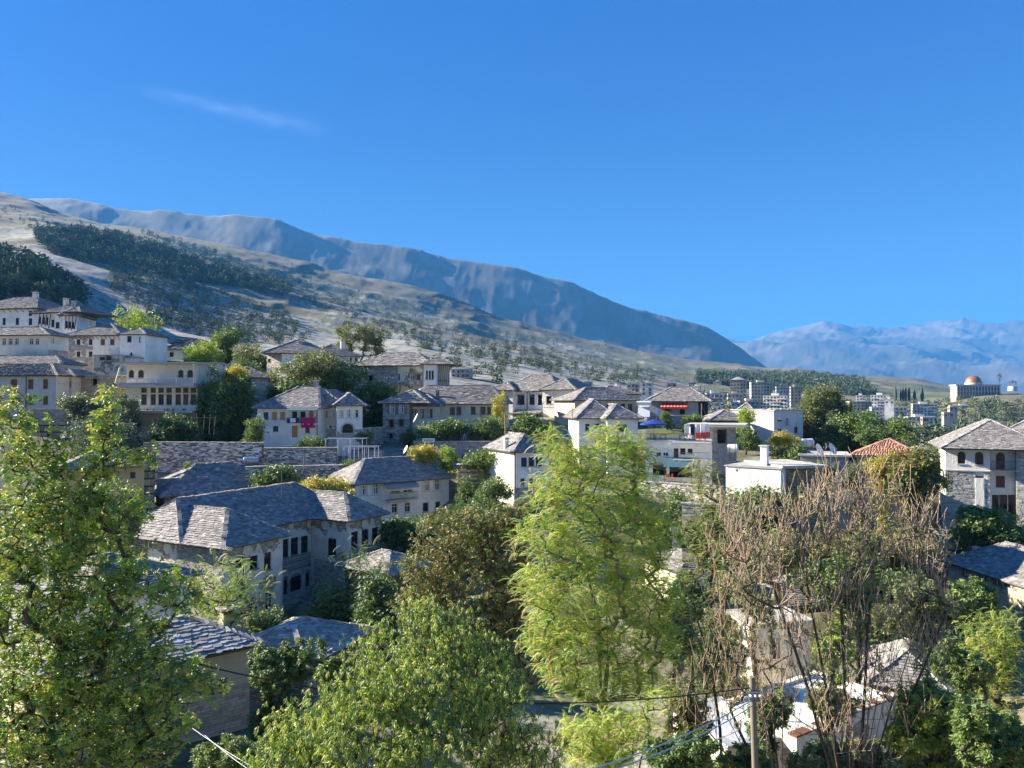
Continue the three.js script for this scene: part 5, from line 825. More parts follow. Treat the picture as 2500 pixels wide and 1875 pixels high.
// ---- the middle distance
const G1 = 'trees and bushes among the houses';
const B = (label, box, d, pal, o = {}) => bush(o.name || 'bush', label, box, d, pal, { group: o.solo ? undefined : G1, category: o.category || 'bush', ...o });
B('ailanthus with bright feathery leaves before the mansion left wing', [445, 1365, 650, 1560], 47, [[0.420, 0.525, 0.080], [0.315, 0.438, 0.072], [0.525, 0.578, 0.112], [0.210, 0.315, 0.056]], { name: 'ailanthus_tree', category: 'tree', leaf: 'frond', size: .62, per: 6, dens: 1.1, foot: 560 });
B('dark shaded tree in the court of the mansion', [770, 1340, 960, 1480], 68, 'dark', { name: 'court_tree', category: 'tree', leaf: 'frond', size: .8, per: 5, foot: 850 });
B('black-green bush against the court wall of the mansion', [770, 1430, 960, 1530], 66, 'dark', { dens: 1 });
B('dark broadleaf bush below the cottage chimney', [600, 1545, 790, 1700], 41, 'dark', { leaf: 'broad', size: .2, per: 16, dens: 1.3 });
B('bright bush between the shed roof and the cottage', [780, 1600, 850, 1690], 40, 'mid', { leaf: 'broad', size: .2, per: 12 });
B('pale green tree behind the left shoots, above the mansion roof', [240, 1170, 370, 1330], 62, 'olive', { name: 'pale_tree', category: 'tree', dens: 1.3 });
B('round yellow-green tree on the crest beside the stone house', [268, 742, 392, 880], 178, 'bright', { name: 'round_tree', category: 'tree', dens: 1.6 });
B('dark low bush under the round crest tree', [345, 800, 395, 900], 174, 'mid', {});
B('bright yellow crest tree left of the broad slate roof', [455, 842, 560, 910], 162, 'bright', { name: 'yellow_tree', category: 'tree', dens: 1.5 });
B('rounded darker crest tree behind the bright yellow one', [512, 802, 588, 870], 170, 'mid', { name: 'crest_tree', category: 'tree', dens: 1.3 });
B('low yellow bushes left of the broad slate roof', [560, 832, 670, 905], 158, 'olive', { dens: 1.2 });
B('dark hedge below the yellow crest bushes', [545, 870, 660, 960], 140, 'dark', { dens: 1.3 });
plant('umbrella_pine', 'open crowned pine with bare forked trunks on the crest', { base: [875, 168], stems: 3, fork: .3, leaf: 'clump', size: .75, per: 4, spread: .6, pal: 'olive', twig: .03, thick: .42, step: 1.2, upward: .5, lobes: [[860, 810, 45, 22, 50], [905, 815, 35, 24, 45], [880, 835, 55, 22, 50], [840, 845, 25, 18, 24], [925, 850, 20, 20, 20]] });
B('large rounded bush in front of the broad slate roofed house', [665, 868, 860, 965], 133, 'olive', { dens: 1.7, n: 8 });
B('dark right half of the hedge below the broad slate house', [770, 875, 880, 985], 131, 'dark', { dens: 1.5 });
B('dark hedge below the ragged slate roof', [860, 925, 965, 1000], 130, 'dark', { dens: 1.3 });
B('dark bush behind the white house with the magenta cloth', [640, 930, 760, 975], 127, 'dark', {});
B('tall creeper mass beside the baluster balcony', [495, 905, 605, 1075], 119, 'dark', { name: 'creeper', category: 'creeper', noTrunk: 1, dens: 1.8, n: 7 });
B('yellow vine pergola over the laundry balcony', [535, 900, 615, 925], 124, 'autumn', { name: 'grape_vine', category: 'vine', noTrunk: 1 });
B('blue-green bush below the stone outbuilding', [150, 965, 290, 1015], 118, 'blue', { dens: 1.3 });
B('tall feathery bush left of the glazed ground floor', [285, 925, 350, 1090], 116, 'blue', { dens: 1.4 });
B('dark scrub on the terrace under the baluster house', [360, 1020, 500, 1075], 114, 'dark', { dens: 1.2 });
B('scrub on the terrace left of the long garden wall', [130, 1010, 340, 1110], 108, 'blue', { dens: 1.4 });
B('small tree by the white terrace house steps', [590, 1005, 650, 1090], 110, 'mid', { name: 'garden_tree', category: 'tree' });
B('shrub before the cloth balcony', [715, 1065, 790, 1100], 110, 'mid', {});
B('shrub right of the arched cellar window', [870, 1040, 910, 1090], 112, 'dark', {});
B('dark cypress-like shrub at the foot of the stone end tower', [975, 1040, 1020, 1090], 118, 'dark', {});
B('low vine hedge in front of the long slate house', [1020, 1035, 1160, 1068], 117, 'dark', { name: 'vine_hedge', category: 'hedge', dens: 1.6 });
B('bushy shrub below the right windows of the long house', [1140, 1010, 1240, 1085], 116, 'dark', { dens: 1.4 });
B('reddish creeper on the right gable of the long house', [1195, 950, 1245, 1030], 121, 'autumn', { name: 'creeper', category: 'creeper', noTrunk: 1 });
B('dark hedge in front of the white villa', [1235, 1012, 1345, 1068], 118, 'dark', { dens: 1.5 });
B('yellow grape vine above the white balcony house', [995, 1085, 1080, 1140], 104, 'autumn', { name: 'grape_vine', category: 'vine', noTrunk: 1, dens: 1.1 });
B('bright garden tree right of the yellow grape vine', [1060, 1085, 1125, 1150], 103, 'bright', { name: 'garden_tree', category: 'tree' });
B('vine covered shed roof left of the narrow white house', [1120, 1105, 1225, 1140], 100, 'mid', { name: 'grape_vine', category: 'vine', noTrunk: 1 });
B('dark shrub below the vine covered shed', [1110, 1170, 1175, 1260], 93, 'dark', { dens: 1.2 });
B('leafy shrub at the foot of the narrow white house', [1165, 1165, 1245, 1230], 91, 'mid', { dens: 1.3 });
B('dark bushes below the white balcony house', [1060, 1230, 1250, 1340], 84, 'dark', { dens: 1.7, n: 7 });
B('dark bushes under the windows of the white balcony house', [930, 1262, 1100, 1320], 86, 'dark', { dens: 1.5 });
B('small bright fruit tree on the lower garden terrace', [830, 1125, 890, 1175], 103, 'mid', { name: 'fruit_tree', category: 'tree' });
B('yellow vine beside the mansion roof ridge', [735, 1170, 850, 1200], 93, 'autumn', { name: 'grape_vine', category: 'vine', noTrunk: 1 });
B('small bright tree beside the dark slate roof', [1797, 988, 1843, 1048], 124, 'bright', { name: 'young_tree', category: 'tree', dens: 1.3 });
B('dark bushes below the concrete house', [1790, 1045, 1850, 1110], 118, 'dark', { dens: 1.2 });
B('potted shrubs on the wall by the red awning', [1610, 1005, 1645, 1040], 128, 'dark', {});
B('shrubs below the red awning house', [1660, 1010, 1720, 1035], 128, 'mid', {});
plant('willow_tree', 'tall pale willow-like tree right of the blue-white block', { base: [2005, 142], stems: 3, fork: .2, leaf: 'clump', size: .85, per: 5, spread: .7, pal: 'olive', twig: .03, step: 1.2, lobes: [[2005, 970, 45, 30, 70], [1975, 1010, 40, 35, 70], [2040, 1005, 35, 35, 60], [1990, 1050, 50, 35, 80], [2030, 1050, 40, 35, 60], [1960, 1045, 25, 30, 30]] });
B('dark evergreen behind the grey flat house', [2015, 1010, 2130, 1115], 132, 'dark', { name: 'evergreen_tree', category: 'tree', dens: 1.8, n: 8 });
B('dark evergreen left of the red tile roof', [2090, 1005, 2200, 1110], 128, 'dark', { name: 'evergreen_tree', category: 'tree', dens: 1.8, n: 8 });
B('greener tree above the red tile roof', [2160, 1030, 2245, 1110], 124, 'mid', { name: 'green_tree', category: 'tree', dens: 1.5 });
B('dark tree between the red roof and the arched house', [2245, 1065, 2312, 1180], 104, 'dark', { name: 'shade_tree', category: 'tree', dens: 1.5 });
B('yellow vine on the grey wall below the blue-white block', [1880, 1055, 1950, 1090], 112, 'autumn', { name: 'grape_vine', category: 'vine', noTrunk: 1 });
B('green hedge under the satellite dishes', [1890, 1090, 1970, 1125], 104, 'mid', {});
B('yellow-brown round tree before the red tile roof', [2105, 1095, 2185, 1185], 92, 'autumn', { name: 'autumn_tree', category: 'tree', dens: 1.3 });
B('olive autumn tree right of the yellow-brown one', [2175, 1100, 2295, 1220], 90, 'brown', { name: 'autumn_tree', category: 'tree', dens: 1.8, n: 8 });
B('blue-green shrub left of the autumn trees', [2055, 1120, 2115, 1190], 90, 'blue', { dens: 1.2 });
B('light shrub at the corner of the whitewashed flat house', [1960, 1120, 2045, 1180], 86, 'mid', { dens: 1.2 });
B('fig bush in front of the arched house', [2310, 1235, 2470, 1292], 88, 'mid', { leaf: 'broad', size: .55, per: 7, dens: 1.4, n: 7 });
B('dark bushes above the warm stone roof', [2330, 1290, 2500, 1318], 87, 'dark', { dens: 1.5, n: 7 });
B('olive thicket left of the warm stone house', [2110, 1400, 2330, 1560], 56, 'olive', { leaf: 'broad', size: .24, per: 14, dens: 2, n: 8 });
B('bright feathery bush at the right edge', [2350, 1440, 2520, 1650], 46, 'bright', { leaf: 'frond', size: .45, per: 8, dens: 1.6, n: 7 });
B('green bush below the warm stone house', [2300, 1420, 2430, 1560], 54, 'mid', { leaf: 'broad', size: .24, per: 14, dens: 1.5 });
B('bright hazel bush near the bottom right corner', [2190, 1650, 2400, 1875], 25, [[0.350, 0.420, 0.072], [0.245, 0.333, 0.056], [0.455, 0.490, 0.096], [0.158, 0.228, 0.048]], { leaf: 'broad', size: .15, per: 16, dens: 2.2, n: 8 });
B('dark green bush in the bottom right corner', [2330, 1700, 2530, 1900], 21, 'mid', { leaf: 'broad', size: .13, per: 16, dens: 2, n: 7 });
B('yellow-green shrub behind the bare tree stems', [1990, 1540, 2080, 1640], 40, 'bright', { leaf: 'broad', size: .17, per: 12 });
B('shrub between the bare stems and the pale house', [1790, 1390, 1900, 1520], 46, 'olive', { leaf: 'broad', size: .18, per: 10 });
B('olive shrub high in the gully behind the bare twigs', [1830, 1270, 1960, 1400], 60, 'olive', { leaf: 'broad', size: .24, per: 10, dens: 1.3 });
B('green shrub right of centre behind the bare twigs', [2040, 1300, 2150, 1420], 62, 'mid', { leaf: 'broad', size: .24, per: 12, dens: 1.3 });
B('dark shrub left of the square chimney tower', [1700, 1540, 1830, 1650], 44, 'dark', { leaf: 'broad', size: .2, per: 10 });
B('dark brush at the foot of the wooden pole', [1560, 1800, 1760, 1900], 24, 'dark', { leaf: 'broad', size: .14, per: 14, dens: 1.5 });
B('dark green bush right of the locust trunk', [1600, 1480, 1680, 1620], 44, 'dark', { leaf: 'broad', size: .2, per: 10 });
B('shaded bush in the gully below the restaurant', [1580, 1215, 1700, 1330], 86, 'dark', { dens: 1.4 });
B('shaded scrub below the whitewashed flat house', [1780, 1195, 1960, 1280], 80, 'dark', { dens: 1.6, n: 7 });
B('scrub on the slope below the autumn trees', [2000, 1300, 2260, 1385], 74, 'brown', { dens: 2, n: 9 });
B('scrub on the slope above the gully houses', [1960, 1385, 2230, 1460], 67, 'mid', { dens: 2, n: 9 });
B('weedy bush at the bottom edge below the cottage', [430, 1780, 640, 1900], 26, 'mid', { leaf: 'broad', size: .13, per: 12, dens: 1.4 });
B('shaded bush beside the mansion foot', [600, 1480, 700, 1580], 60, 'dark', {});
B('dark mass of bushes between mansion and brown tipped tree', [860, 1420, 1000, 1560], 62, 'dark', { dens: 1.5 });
B('garden bush beneath the ochre house', [200, 1180, 330, 1260], 80, 'mid', { dens: 1.3 });
B('dark garden bush on the second terrace', [600, 1150, 720, 1180], 98, 'dark', {});
B('bush along the foot of the long garden wall', [440, 1130, 500, 1165], 99, 'mid', {});
B('bramble in front of the sunlit white wall at the bottom', [1920, 1815, 2210, 1910], 31, 'olive', { leaf: 'broad', size: .15, per: 14, dens: 1.6, n: 8 });
B('bramble under the whitewashed roof beside the pole', [1740, 1830, 1930, 1920], 30, 'mid', { leaf: 'broad', size: .15, per: 14, dens: 1.3, n: 6 });
B('light shrub on the pale path left of the pole', [1600, 1690, 1760, 1800], 30, 'olive', { leaf: 'broad', size: .15, per: 10, dens: 1.1 });
B('shrub at the foot of the square chimney tower', [1960, 1650, 2080, 1770], 34, 'olive', { leaf: 'broad', size: .16, per: 12, dens: 1.2 });
B('dark shrub between the tower and the whitewashed roof', [1815, 1680, 1930, 1800], 33.5, 'mid', { leaf: 'broad', size: .16, per: 12, dens: 1.1 });
B('dark scrub in front of the retaining walls right of the locust', [1655, 1235, 1800, 1400], 64, 'dark', { leaf: 'broad', size: .28, per: 14, dens: 1.6, n: 7 });
B('dark scrub below the stepped walls behind the thin leafy tree', [1640, 1400, 1740, 1540], 58, 'dark', { leaf: 'broad', size: .26, per: 12, dens: 1.3 });
B('low scrub on the pale gully slope behind the near pole', [1670, 1500, 1850, 1700], 50, 'olive', { leaf: 'broad', size: .22, per: 12, dens: 1.5, n: 7 });
B('low brush on the slope under the bright feathery bush', [2280, 1560, 2420, 1680], 40, 'mid', { leaf: 'broad', size: .18, per: 12, dens: 1.4 });
// ---------------------------------------------------------------- far slopes: woods, single trees, the new town
srand(41);
const farLeaf = std(rgb(1, 1, 1), 0.9, { side: THREE.DoubleSide });
function farTreeGeo(n, tall, seed) { srand(seed); const l = []; for (let i = 0; i < n; i++) { let x, y, z; do { x = rr(-1, 1); y = rr(-1, 1); z = rr(-1, 1); } while (x * x + y * y + z * z > 1); const d = V(x + rr(-.4, .4), y + rr(-.2, .5), z + rr(-.4, .4)).normalize(); l.push([V(x * .5, .55 * tall + y * .5 * tall, z * .5), d, V(rr(-.5, .5), 1, rr(-.5, .5)), rr(.18, .32), rr(.15, .26)]); } return leafGeo(l); }
const FT = [farTreeGeo(70, 1, 5), farTreeGeo(70, 1.2, 6), farTreeGeo(70, .75, 7)];
function inPoly(p, x, y) { let c = false; for (let i = 0, j = p.length - 1; i < p.length; j = i++) if ((p[i][1] > y) !== (p[j][1] > y) && x < (p[j][0] - p[i][0]) * (y - p[i][1]) / (p[j][1] - p[i][1]) + p[i][0]) c = !c; return c; }
function spots(poly, n, from, to) { const xs = poly.map(p => p[0]), ys = poly.map(p => p[1]), out = []; for (let k = 0; k < n * 4 && out.length < n; k++) { const x = rr(Math.min(...xs), Math.max(...xs)), y = rr(Math.min(...ys), Math.max(...ys)); if (!inPoly(poly, x, y)) continue; const h = hit(x, y, from, to); if (h) out.push(h); } return out; }
function wood(name, label, polys, pal, size) {
  const all = polys.flatMap(([poly, n, from = 260, to = 3600]) => spots(poly, n, from, to)), m = new THREE.InstancedMesh(FT[1], farLeaf, all.length);
  m.name = numbered(name); m.userData = { kind: 'stuff', label, category: 'wood' }; m.castShadow = m.receiveShadow = true;
  all.forEach((p, i) => { dummy.position.copy(p); dummy.position.y -= .4; dummy.rotation.set(0, rr(0, 6.28), 0); const s = size * rr(.6, 1.35); dummy.scale.set(s * rr(.8, 1.2), s * rr(.8, 1.15), s * rr(.8, 1.2)); dummy.updateMatrix(); m.setMatrixAt(i, dummy.matrix); const c = pick(pal), k = rr(.7, 1.25); m.setColorAt(i, tint.setRGB(c[0] * k, c[1] * k, c[2] * k)); });
  scene.add(m);
}
const HAZY_PINE = [[.10, .145, .065], [.13, .175, .08], [.085, .125, .06], [.165, .20, .085], [.11, .15, .08]];  // greens lightened and greyed to put some distance haze into the foliage colour
wood('pine_wood', 'dark pine wood covering the near spur at the far left', [[[[-80, 610], [20, 618], [120, 660], [195, 715], [215, 745], [120, 745], [0, 730], [-80, 720]], 420]], HAZY_PINE, 9);
wood('pine_wood', 'long pine wood crossing the upper slope above the crest houses', [[[[80, 575], [170, 560], [300, 572], [430, 620], [560, 665], [720, 700], [700, 722], [560, 700], [430, 690], [330, 655], [200, 640], [110, 615]], 900], [[[330, 560], [450, 590], [600, 640], [740, 690], [720, 700], [560, 660], [420, 610]], 220]], HAZY_PINE, 11);
wood('hillside_scrub', 'scattered scrub and low trees over the rocky slope', [[[[280, 640], [480, 700], [700, 760], [760, 830], [600, 850], [400, 800], [250, 700]], 650], [[[700, 640], [900, 720], [1200, 800], [1500, 880], [1700, 930], [1500, 940], [1200, 880], [900, 800], [700, 720]], 620], [[[0, 500], [300, 560], [100, 560], [0, 545]], 60], [[[1000, 690], [1400, 820], [1700, 880], [1500, 870], [1100, 760]], 160]], [...HAZY_PINE, [.11, .13, .05]], 6);
wood('valley_wood', 'pine wood on the low hills behind the new town', [[[[1700, 905], [1780, 908], [1900, 912], [2020, 918], [2100, 925], [2140, 965], [2000, 968], [1850, 950], [1700, 935]], 1500, 400, 3500]], HAZY_PINE, 8);
wood('town_greenery', 'tree cover between the buildings of the new town', [[[[1700, 975], [2000, 970], [2320, 985], [2500, 990], [2500, 1090], [2200, 1090], [1900, 1040], [1700, 1010]], 520, 300, 1100]], [...HAZY_PINE, [.1, .14, .05], [.13, .15, .06]], 7);
// single round trees on the pale slope: each one stands alone
{
  const protos = [0, 1, 2].map(k => { const g = new THREE.Group(); g.name = 'slope_tree'; g.userData = { label: 'small round tree standing alone on the pale rocky slope', category: 'tree', group: 'single trees on the pale slope' }; addMesh('crown', FT[k], std(rgb(...[[.13, .17, .05], [.10, .145, .045], [.16, .185, .06]][k]), .9, { side: THREE.DoubleSide }), g); addMesh('trunk', bar(V(0, -.1, 0), V(0, .5, 0), .05, .03, 5), M.bark, g); return g; });
  const list = [...spots([[800, 782], [900, 800], [1000, 815], [1120, 850], [1260, 880], [1230, 890], [1080, 865], [960, 845], [840, 800]], 90, 260, 2500), ...spots([[1130, 850], [1300, 880], [1450, 905], [1560, 925], [1540, 935], [1400, 925], [1200, 890]], 50, 260, 2500), ...spots([[930, 850], [1150, 880], [1300, 920], [1250, 940], [1050, 900]], 30, 260, 1500)];
  list.forEach((p, i) => { const o = protos[i % 3].clone(); o.name = numbered('slope_tree'); const s = rr(4.2, 8); o.position.set(p.x, p.y - .3, p.z); o.scale.set(s * rr(.9, 1.15), s * rr(.85, 1.05), s); o.rotation.y = rr(0, 6); scene.add(o); });
}
// cypresses on the knoll
{
  const prof = [[0, 0], [.2, .03], [.36, .12], [.46, .3], [.44, .5], [.34, .7], [.2, .87], [0, 1]].map(q => new THREE.Vector2(...q)), g = new THREE.LatheGeometry(prof, 9), cp = g.attributes.position; for (let i = 0; i < cp.count; i++) { const k = 1 + .35 * (hash2(Math.round(cp.getX(i) * 999), Math.round(cp.getY(i) * 999) + Math.round(cp.getZ(i) * 777)) - .5); cp.setX(i, cp.getX(i) * k); cp.setZ(i, cp.getZ(i) * k); } g.computeVertexNormals();
  const mat = std(rgb(.045, .07, .035), .9, { side: THREE.DoubleSide });
  for (const [i, [z, y0, y1, w]] of [[1345, 560, 650, 22], [1380, 572, 648, 16], [1396, 565, 648, 18], [1414, 560, 652, 20], [1436, 560, 650, 22], [1472, 580, 642, 24], [1522, 560, 655, 28]].entries()) {
    const px = 1700 + z * .3617, d = 860, b = P(px, 740 + y1 * .3617 + 4, d), hgt = (y1 - y0 + 10) * .3617 * d / F, o = thing('cypress', ['tall cypress at the left end of the row', 'thin cypress second in the row on the knoll', 'thin cypress third in the row on the knoll', 'cypress fourth in the tight row', 'cypress at the right end of the tight row', 'short cypress standing between the row and the last one', 'tall broad cypress standing apart on the right'][i], 'cypress', b, i, 'cypresses on the knoll');
    const c = addMesh('crown', g, mat, o); c.scale.set(w * .3617 * d / F, hgt, w * .3617 * d / F); addMesh('trunk', bar(V(0, -1, 0), V(0, hgt * .2, 0), .25, .2, 6), M.bark, o);
  }
  const b = P(2440, 933, 905), o = thing('lone_tree', 'lone round headed tree on the skyline beside the domed hall', 'tree', b); const c = addMesh('crown', FT[1], mat, o); c.scale.set(5, 7, 5); c.position.y = 1; addMesh('trunk', bar(V(0, -3, 0), V(0, 3, 0), .25, .2, 6), M.bark, o);
}
// apartment blocks
srand(43);
const wallTones = { tan: [.55, .47, .36], cream: [.68, .60, .47], white: [.74, .73, .70], blue: [.58, .63, .70], yellow: [.64, .52, .30], pink: [.62, .50, .46] }, apMats = {}, apWin = new THREE.BoxGeometry(1.3, 1.4, .12), apMat = std(rgb(.05, .055, .065), .3);
for (const k in wallTones) apMats[k] = std(rgb(...wallTones[k]), .9, { map: rep(grainT, .25) });
function apartment(label, [x0, y0, x1, y1], d, tone, o = {}) {
  const yaw = o.yaw ?? rr(-.5, -.1), W = (x1 - x0) * d / F, w = W * .8, dep = Math.min(13, W * .55), b = P((x0 + x1) / 2, y1, d), top = P((x0 + x1) / 2, y0, d).y, H = top - b.y, n = Math.max(1, Math.round(H / 3.1)), fh = H / n;
  const g = thing(o.name || 'apartment_block', label, 'building', V(b.x, b.y, b.z - dep / 2), yaw, o.group || 'blocks of the new town'), m = apMats[tone];
  addMesh('wall', box(-w / 2, w / 2, -12, H, -dep / 2, dep / 2), m, g); addMesh('parapet', box(-w / 2 - .15, w / 2 + .15, H + .003, H + .5, -dep / 2 - .15, dep / 2 + .15), M.slab, g);
  if (R() < .7) addMesh('stair_head', box(-w * .2, w * .12, H + .502, H + 2.6, -dep * .3, dep * .1), m, g);
  for (let f = 0; f < n; f++) {
    const cols = Math.max(2, Math.round(w / 3.1)), y = f * fh + fh * .52;
    for (let c = 0; c < cols; c++) { const x = lerp(-w / 2 + 1.5, w / 2 - 1.5, cols > 1 ? c / (cols - 1) : .5); const q = addMesh('window', apWin, apMat, g); q.position.set(x, y, dep / 2 + .01); if (R() < .4) q.scale.y = 1.3; }
    for (let c = 0; c < 3; c++) { const q = addMesh('window', apWin, apMat, g); q.position.set(-w / 2 - .01, y, lerp(-dep / 2 + 1.6, dep / 2 - 1.6, c / 2)); q.rotation.y = Math.PI / 2; }
    if (!o.plain && f > 0) for (const s of R() < .5 ? [0] : [-1, 1]) { const bw = w * (s ? .3 : .42), cx = s * w * .3; addMesh('balcony', merge([box(cx - bw / 2, cx + bw / 2, f * fh, f * fh + .14, dep / 2 + .003, dep / 2 + 1.3), box(cx - bw / 2, cx + bw / 2, f * fh + .14, f * fh + .95, dep / 2 + 1.2, dep / 2 + 1.3)]), R() < .5 ? M.slab : m, g); }
  }
  if (o.peak) addMesh('roof', new THREE.ConeGeometry(w * .62, 3.2, 4).rotateY(Math.PI / 4).translate(0, H + 2.1, 0), M.concrete, g);
  return g;
}
apartment('tan tower block with a small peaked roof, tallest of the new town', [1783, 928, 1830, 985], 720, 'tan', { peak: 1 });
apartment('stepped cream block right of the peaked tower', [1832, 934, 1895, 982], 745, 'cream');
apartment('narrow bluish block behind the white ones', [1895, 945, 1932, 995], 700, 'blue');
apartment('narrow cream block at the right end of the left cluster', [1930, 945, 1960, 985], 765, 'tan');
apartment('white stepped block in front of the bluish one', [1866, 967, 1937, 998], 655, 'white');
apartment('low tan block at the foot of the peaked tower', [1776, 962, 1820, 992], 660, 'cream');
apartment('long low cream block beneath the left cluster', [1803, 980, 1872, 1000], 630, 'cream');
apartment('small pale block above the yellow row', [2092, 966, 2118, 985], 800, 'white');
apartment('white block below the cypress row', [2130, 965, 2182, 996], 765, 'white');
apartment('low yellow block left of the white rows', [2072, 981, 2136, 1002], 715, 'yellow');
apartment('long low white row behind the evergreen trees', [2128, 995, 2226, 1028], 680, 'white');
apartment('white block with many balconies left of the hotel', [2232, 987, 2298, 1022], 760, 'white');
apartment('cream block with striped balconies in front of it', [2216, 1019, 2298, 1062], 645, 'white');
apartment('low pale house below the striped balconies', [2230, 1058, 2278, 1078], 560, 'white', { plain: 1 });
apartment('plain white slab hotel with regular windows on the right', [2325, 991, 2404, 1042], 850, 'white', { plain: 1, yaw: -.3, name: 'hotel' });
apartment('low glazed annex in front of the slab hotel', [2330, 1038, 2412, 1050], 838, 'white', { plain: 1, yaw: -.3 });
apartment('pinkish unfinished block behind the ragged slate roof', [1098, 902, 1156, 945], 480, 'pink');
apartment('cream house with balconies left of the square slate roof', [1530, 938, 1566, 968], 520, 'cream');
apartment('pale house behind the square slate roof', [1566, 936, 1598, 966], 540, 'white');
apartment('pink topped house right above the square slate roof', [1628, 936, 1656, 958], 560, 'pink');
apartment('low white house right of the square slate roof', [1722, 962, 1772, 982], 540, 'white');
for (let i = 0; i < 16; i++) { const x = rr(1690, 2320), y = rr(985, 1050), w = rr(14, 30); apartment('small pale house scattered among the town trees', [x, y - rr(8, 13), x + w, y], rr(520, 720), pick(['white', 'cream', 'tan']), { plain: 1, name: 'town_house', group: 'small houses of the new town' }); }
for (let i = 0; i < 10; i++) { const x = rr(1380, 1800), h = hit(x, rr(935, 975), 260, 1500); if (!h) continue; const q = proj(h.x, h.y, h.z); apartment('small pale house at the foot of the rocky slope', [q[0] - 12, q[1] - 10, q[0] + 12, q[1] + 1], -h.z, pick(['white', 'cream', 'tan']), { plain: 1, name: 'slope_house', group: 'small houses below the slope' }); }
{ // domed hall on the hill
  const d = 905, b = P(2388, 968, d), g = thing('domed_hall', 'columned hall with a copper dome on the hill at right', 'building', V(b.x, b.y, b.z), -.12), w = 100 * d / F, H = 26 * d / F;
  addMesh('wall', box(-w / 2, w / 2, -8, H, -16, 0), std(rgb(.36, .31, .26), .9), g); addMesh('cornice', box(-w / 2 - 1, w / 2 + .8, H + .003, H + 1.6, -17, 1.4), M.slab, g);
  for (let i = 0; i < 15; i++) addMesh('column', new THREE.CylinderGeometry(.75, .8, H, 8).translate(lerp(-w / 2 + .6, w / 2 - .6, i / 14), H / 2, 1.0), M.slab, g);
  for (let i = 0; i < 14; i++) for (const f of [.28, .7]) addMesh('window', new THREE.BoxGeometry(1.4, 3.2, .2), apMat, g).position.set(lerp(-w / 2 + 2.2, w / 2 - 2.2, i / 13), H * f, .06);
  addMesh('drum', new THREE.CylinderGeometry(9.6, 9.6, 2.4, 24).translate(-1.5, H + 2.8, -8), M.slab, g); addMesh('dome', new THREE.SphereGeometry(9, 28, 12, 0, 6.2832, 0, 1.5).translate(-1.5, H + 3.6, -8), M.copper, g);
  const k = P(2472, 943, 925), z = thing('gazebo', 'dark open pavilion on the skyline at the right edge', 'pavilion', k); for (let i = 0; i < 6; i++) addMesh('column', new THREE.CylinderGeometry(.3, .3, 5, 6).translate(Math.cos(i * 1.047) * 4, 2.5, Math.sin(i * 1.047) * 4), M.metal, z); addMesh('roof', new THREE.ConeGeometry(5.6, 2.4, 8).translate(0, 6.2, 0), M.metal, z); addMesh('base', new THREE.CylinderGeometry(5, 5.4, 6, 10).translate(0, -3, 0), M.slab, z);
}
// ---------------------------------------------------------------- garden walls, poles, tanks, dishes, wires
srand(51);
function gardenWall(label, L, Rr, top, bottom, o = {}) { // free-standing rubble wall
  const A = P(L[0], top, L[1]), Bq = P(Rr[0], top, Rr[1]), yb = P(L[0], bottom, L[1]).y, u = V(Bq.x - A.x, 0, Bq.z - A.z), w = u.length(), H = A.y - yb, g = thing(o.name || 'garden_wall', label, 'wall', V(A.x, yb, A.z), Math.atan2(-u.z, u.x)); g.userData.kind = 'thing';
  addMesh('core', box(0, w, -4, H, -.5, 0), M.stone, g); const S = new Soup(); rubble(S, 0, w, -.6, H, (s, y, n) => V(s, y, n + .004), [], o.sw || .42, o.sh || .15, o.tones); addMesh('stonework', S.geo(), M.rubble, g, 'stuff');
  if (o.cap !== false) { let x = -.1, i = 0; while (x < w) { const l = rr(.6, 1.3); addMesh('coping_stone', box(x, Math.min(w + .1, x + l - .03), H + .003, H + rr(.08, .13), -.6, .12), i++ % 2 ? M.slab : M.concrete, g); x += l; } }
  return g;
}
const pale = [[.66, .64, .60], [.42, .40, .37], [.76, .74, .70], [.22, .21, .20], [.52, .49, .44], [.16, .15, .14]];
gardenWall('long pale rubble garden wall across the left terraces', [382, 106], [640, 104], 1080, 1142, { tones: pale });
gardenWall('pale rubble wall below the white terrace house', [640, 105], [822, 106], 1095, 1138, { tones: pale });
gardenWall('lower white-topped garden wall left of the fruit tree', [600, 99], [840, 102], 1141, 1168, { tones: pale });
gardenWall('low wall strip in front of the rear slate house', [382, 95], [505, 97], 1170, 1195, { tones: STONE_TONES });
gardenWall('dark retaining wall behind the for sale sign', [1010, 113], [1235, 112], 1078, 1100, {});
gardenWall('stone wall between the white terrace house and the long house', [885, 117], [935, 121], 1046, 1078, {});
gardenWall('upper grey terrace wall under the tiled house', [60, 117], [250, 116], 1000, 1025, { tones: [[.4, .36, .3], [.34, .3, .26]] });
gardenWall('grey terrace wall below the blue-green bush', [175, 112], [330, 112], 1035, 1068, { tones: [[.36, .33, .28], [.3, .28, .25]] });
gardenWall('dark rubble pier above the ochre roof', [350, 98], [381, 98], 1080, 1122, { tones: [[.2, .18, .16], [.26, .23, .2]], cap: false });
gardenWall('white parapet at the edge of the terrace restaurant', [1560, 98], [1760, 92], 1176, 1200, { tones: pale });
gardenWall('stone retaining wall below the restaurant', [1640, 84], [1780, 82], 1290, 1340, {});
gardenWall('retaining wall right of the locust crown', [1665, 70], [1800, 68], 1230, 1265, {});
gardenWall('stone wall under the arched house', [2270, 90], [2520, 84], 1292, 1318, {});
gardenWall('small stone parapet in front of the red awning house', [1580, 136], [1735, 133], 1016, 1032, {});
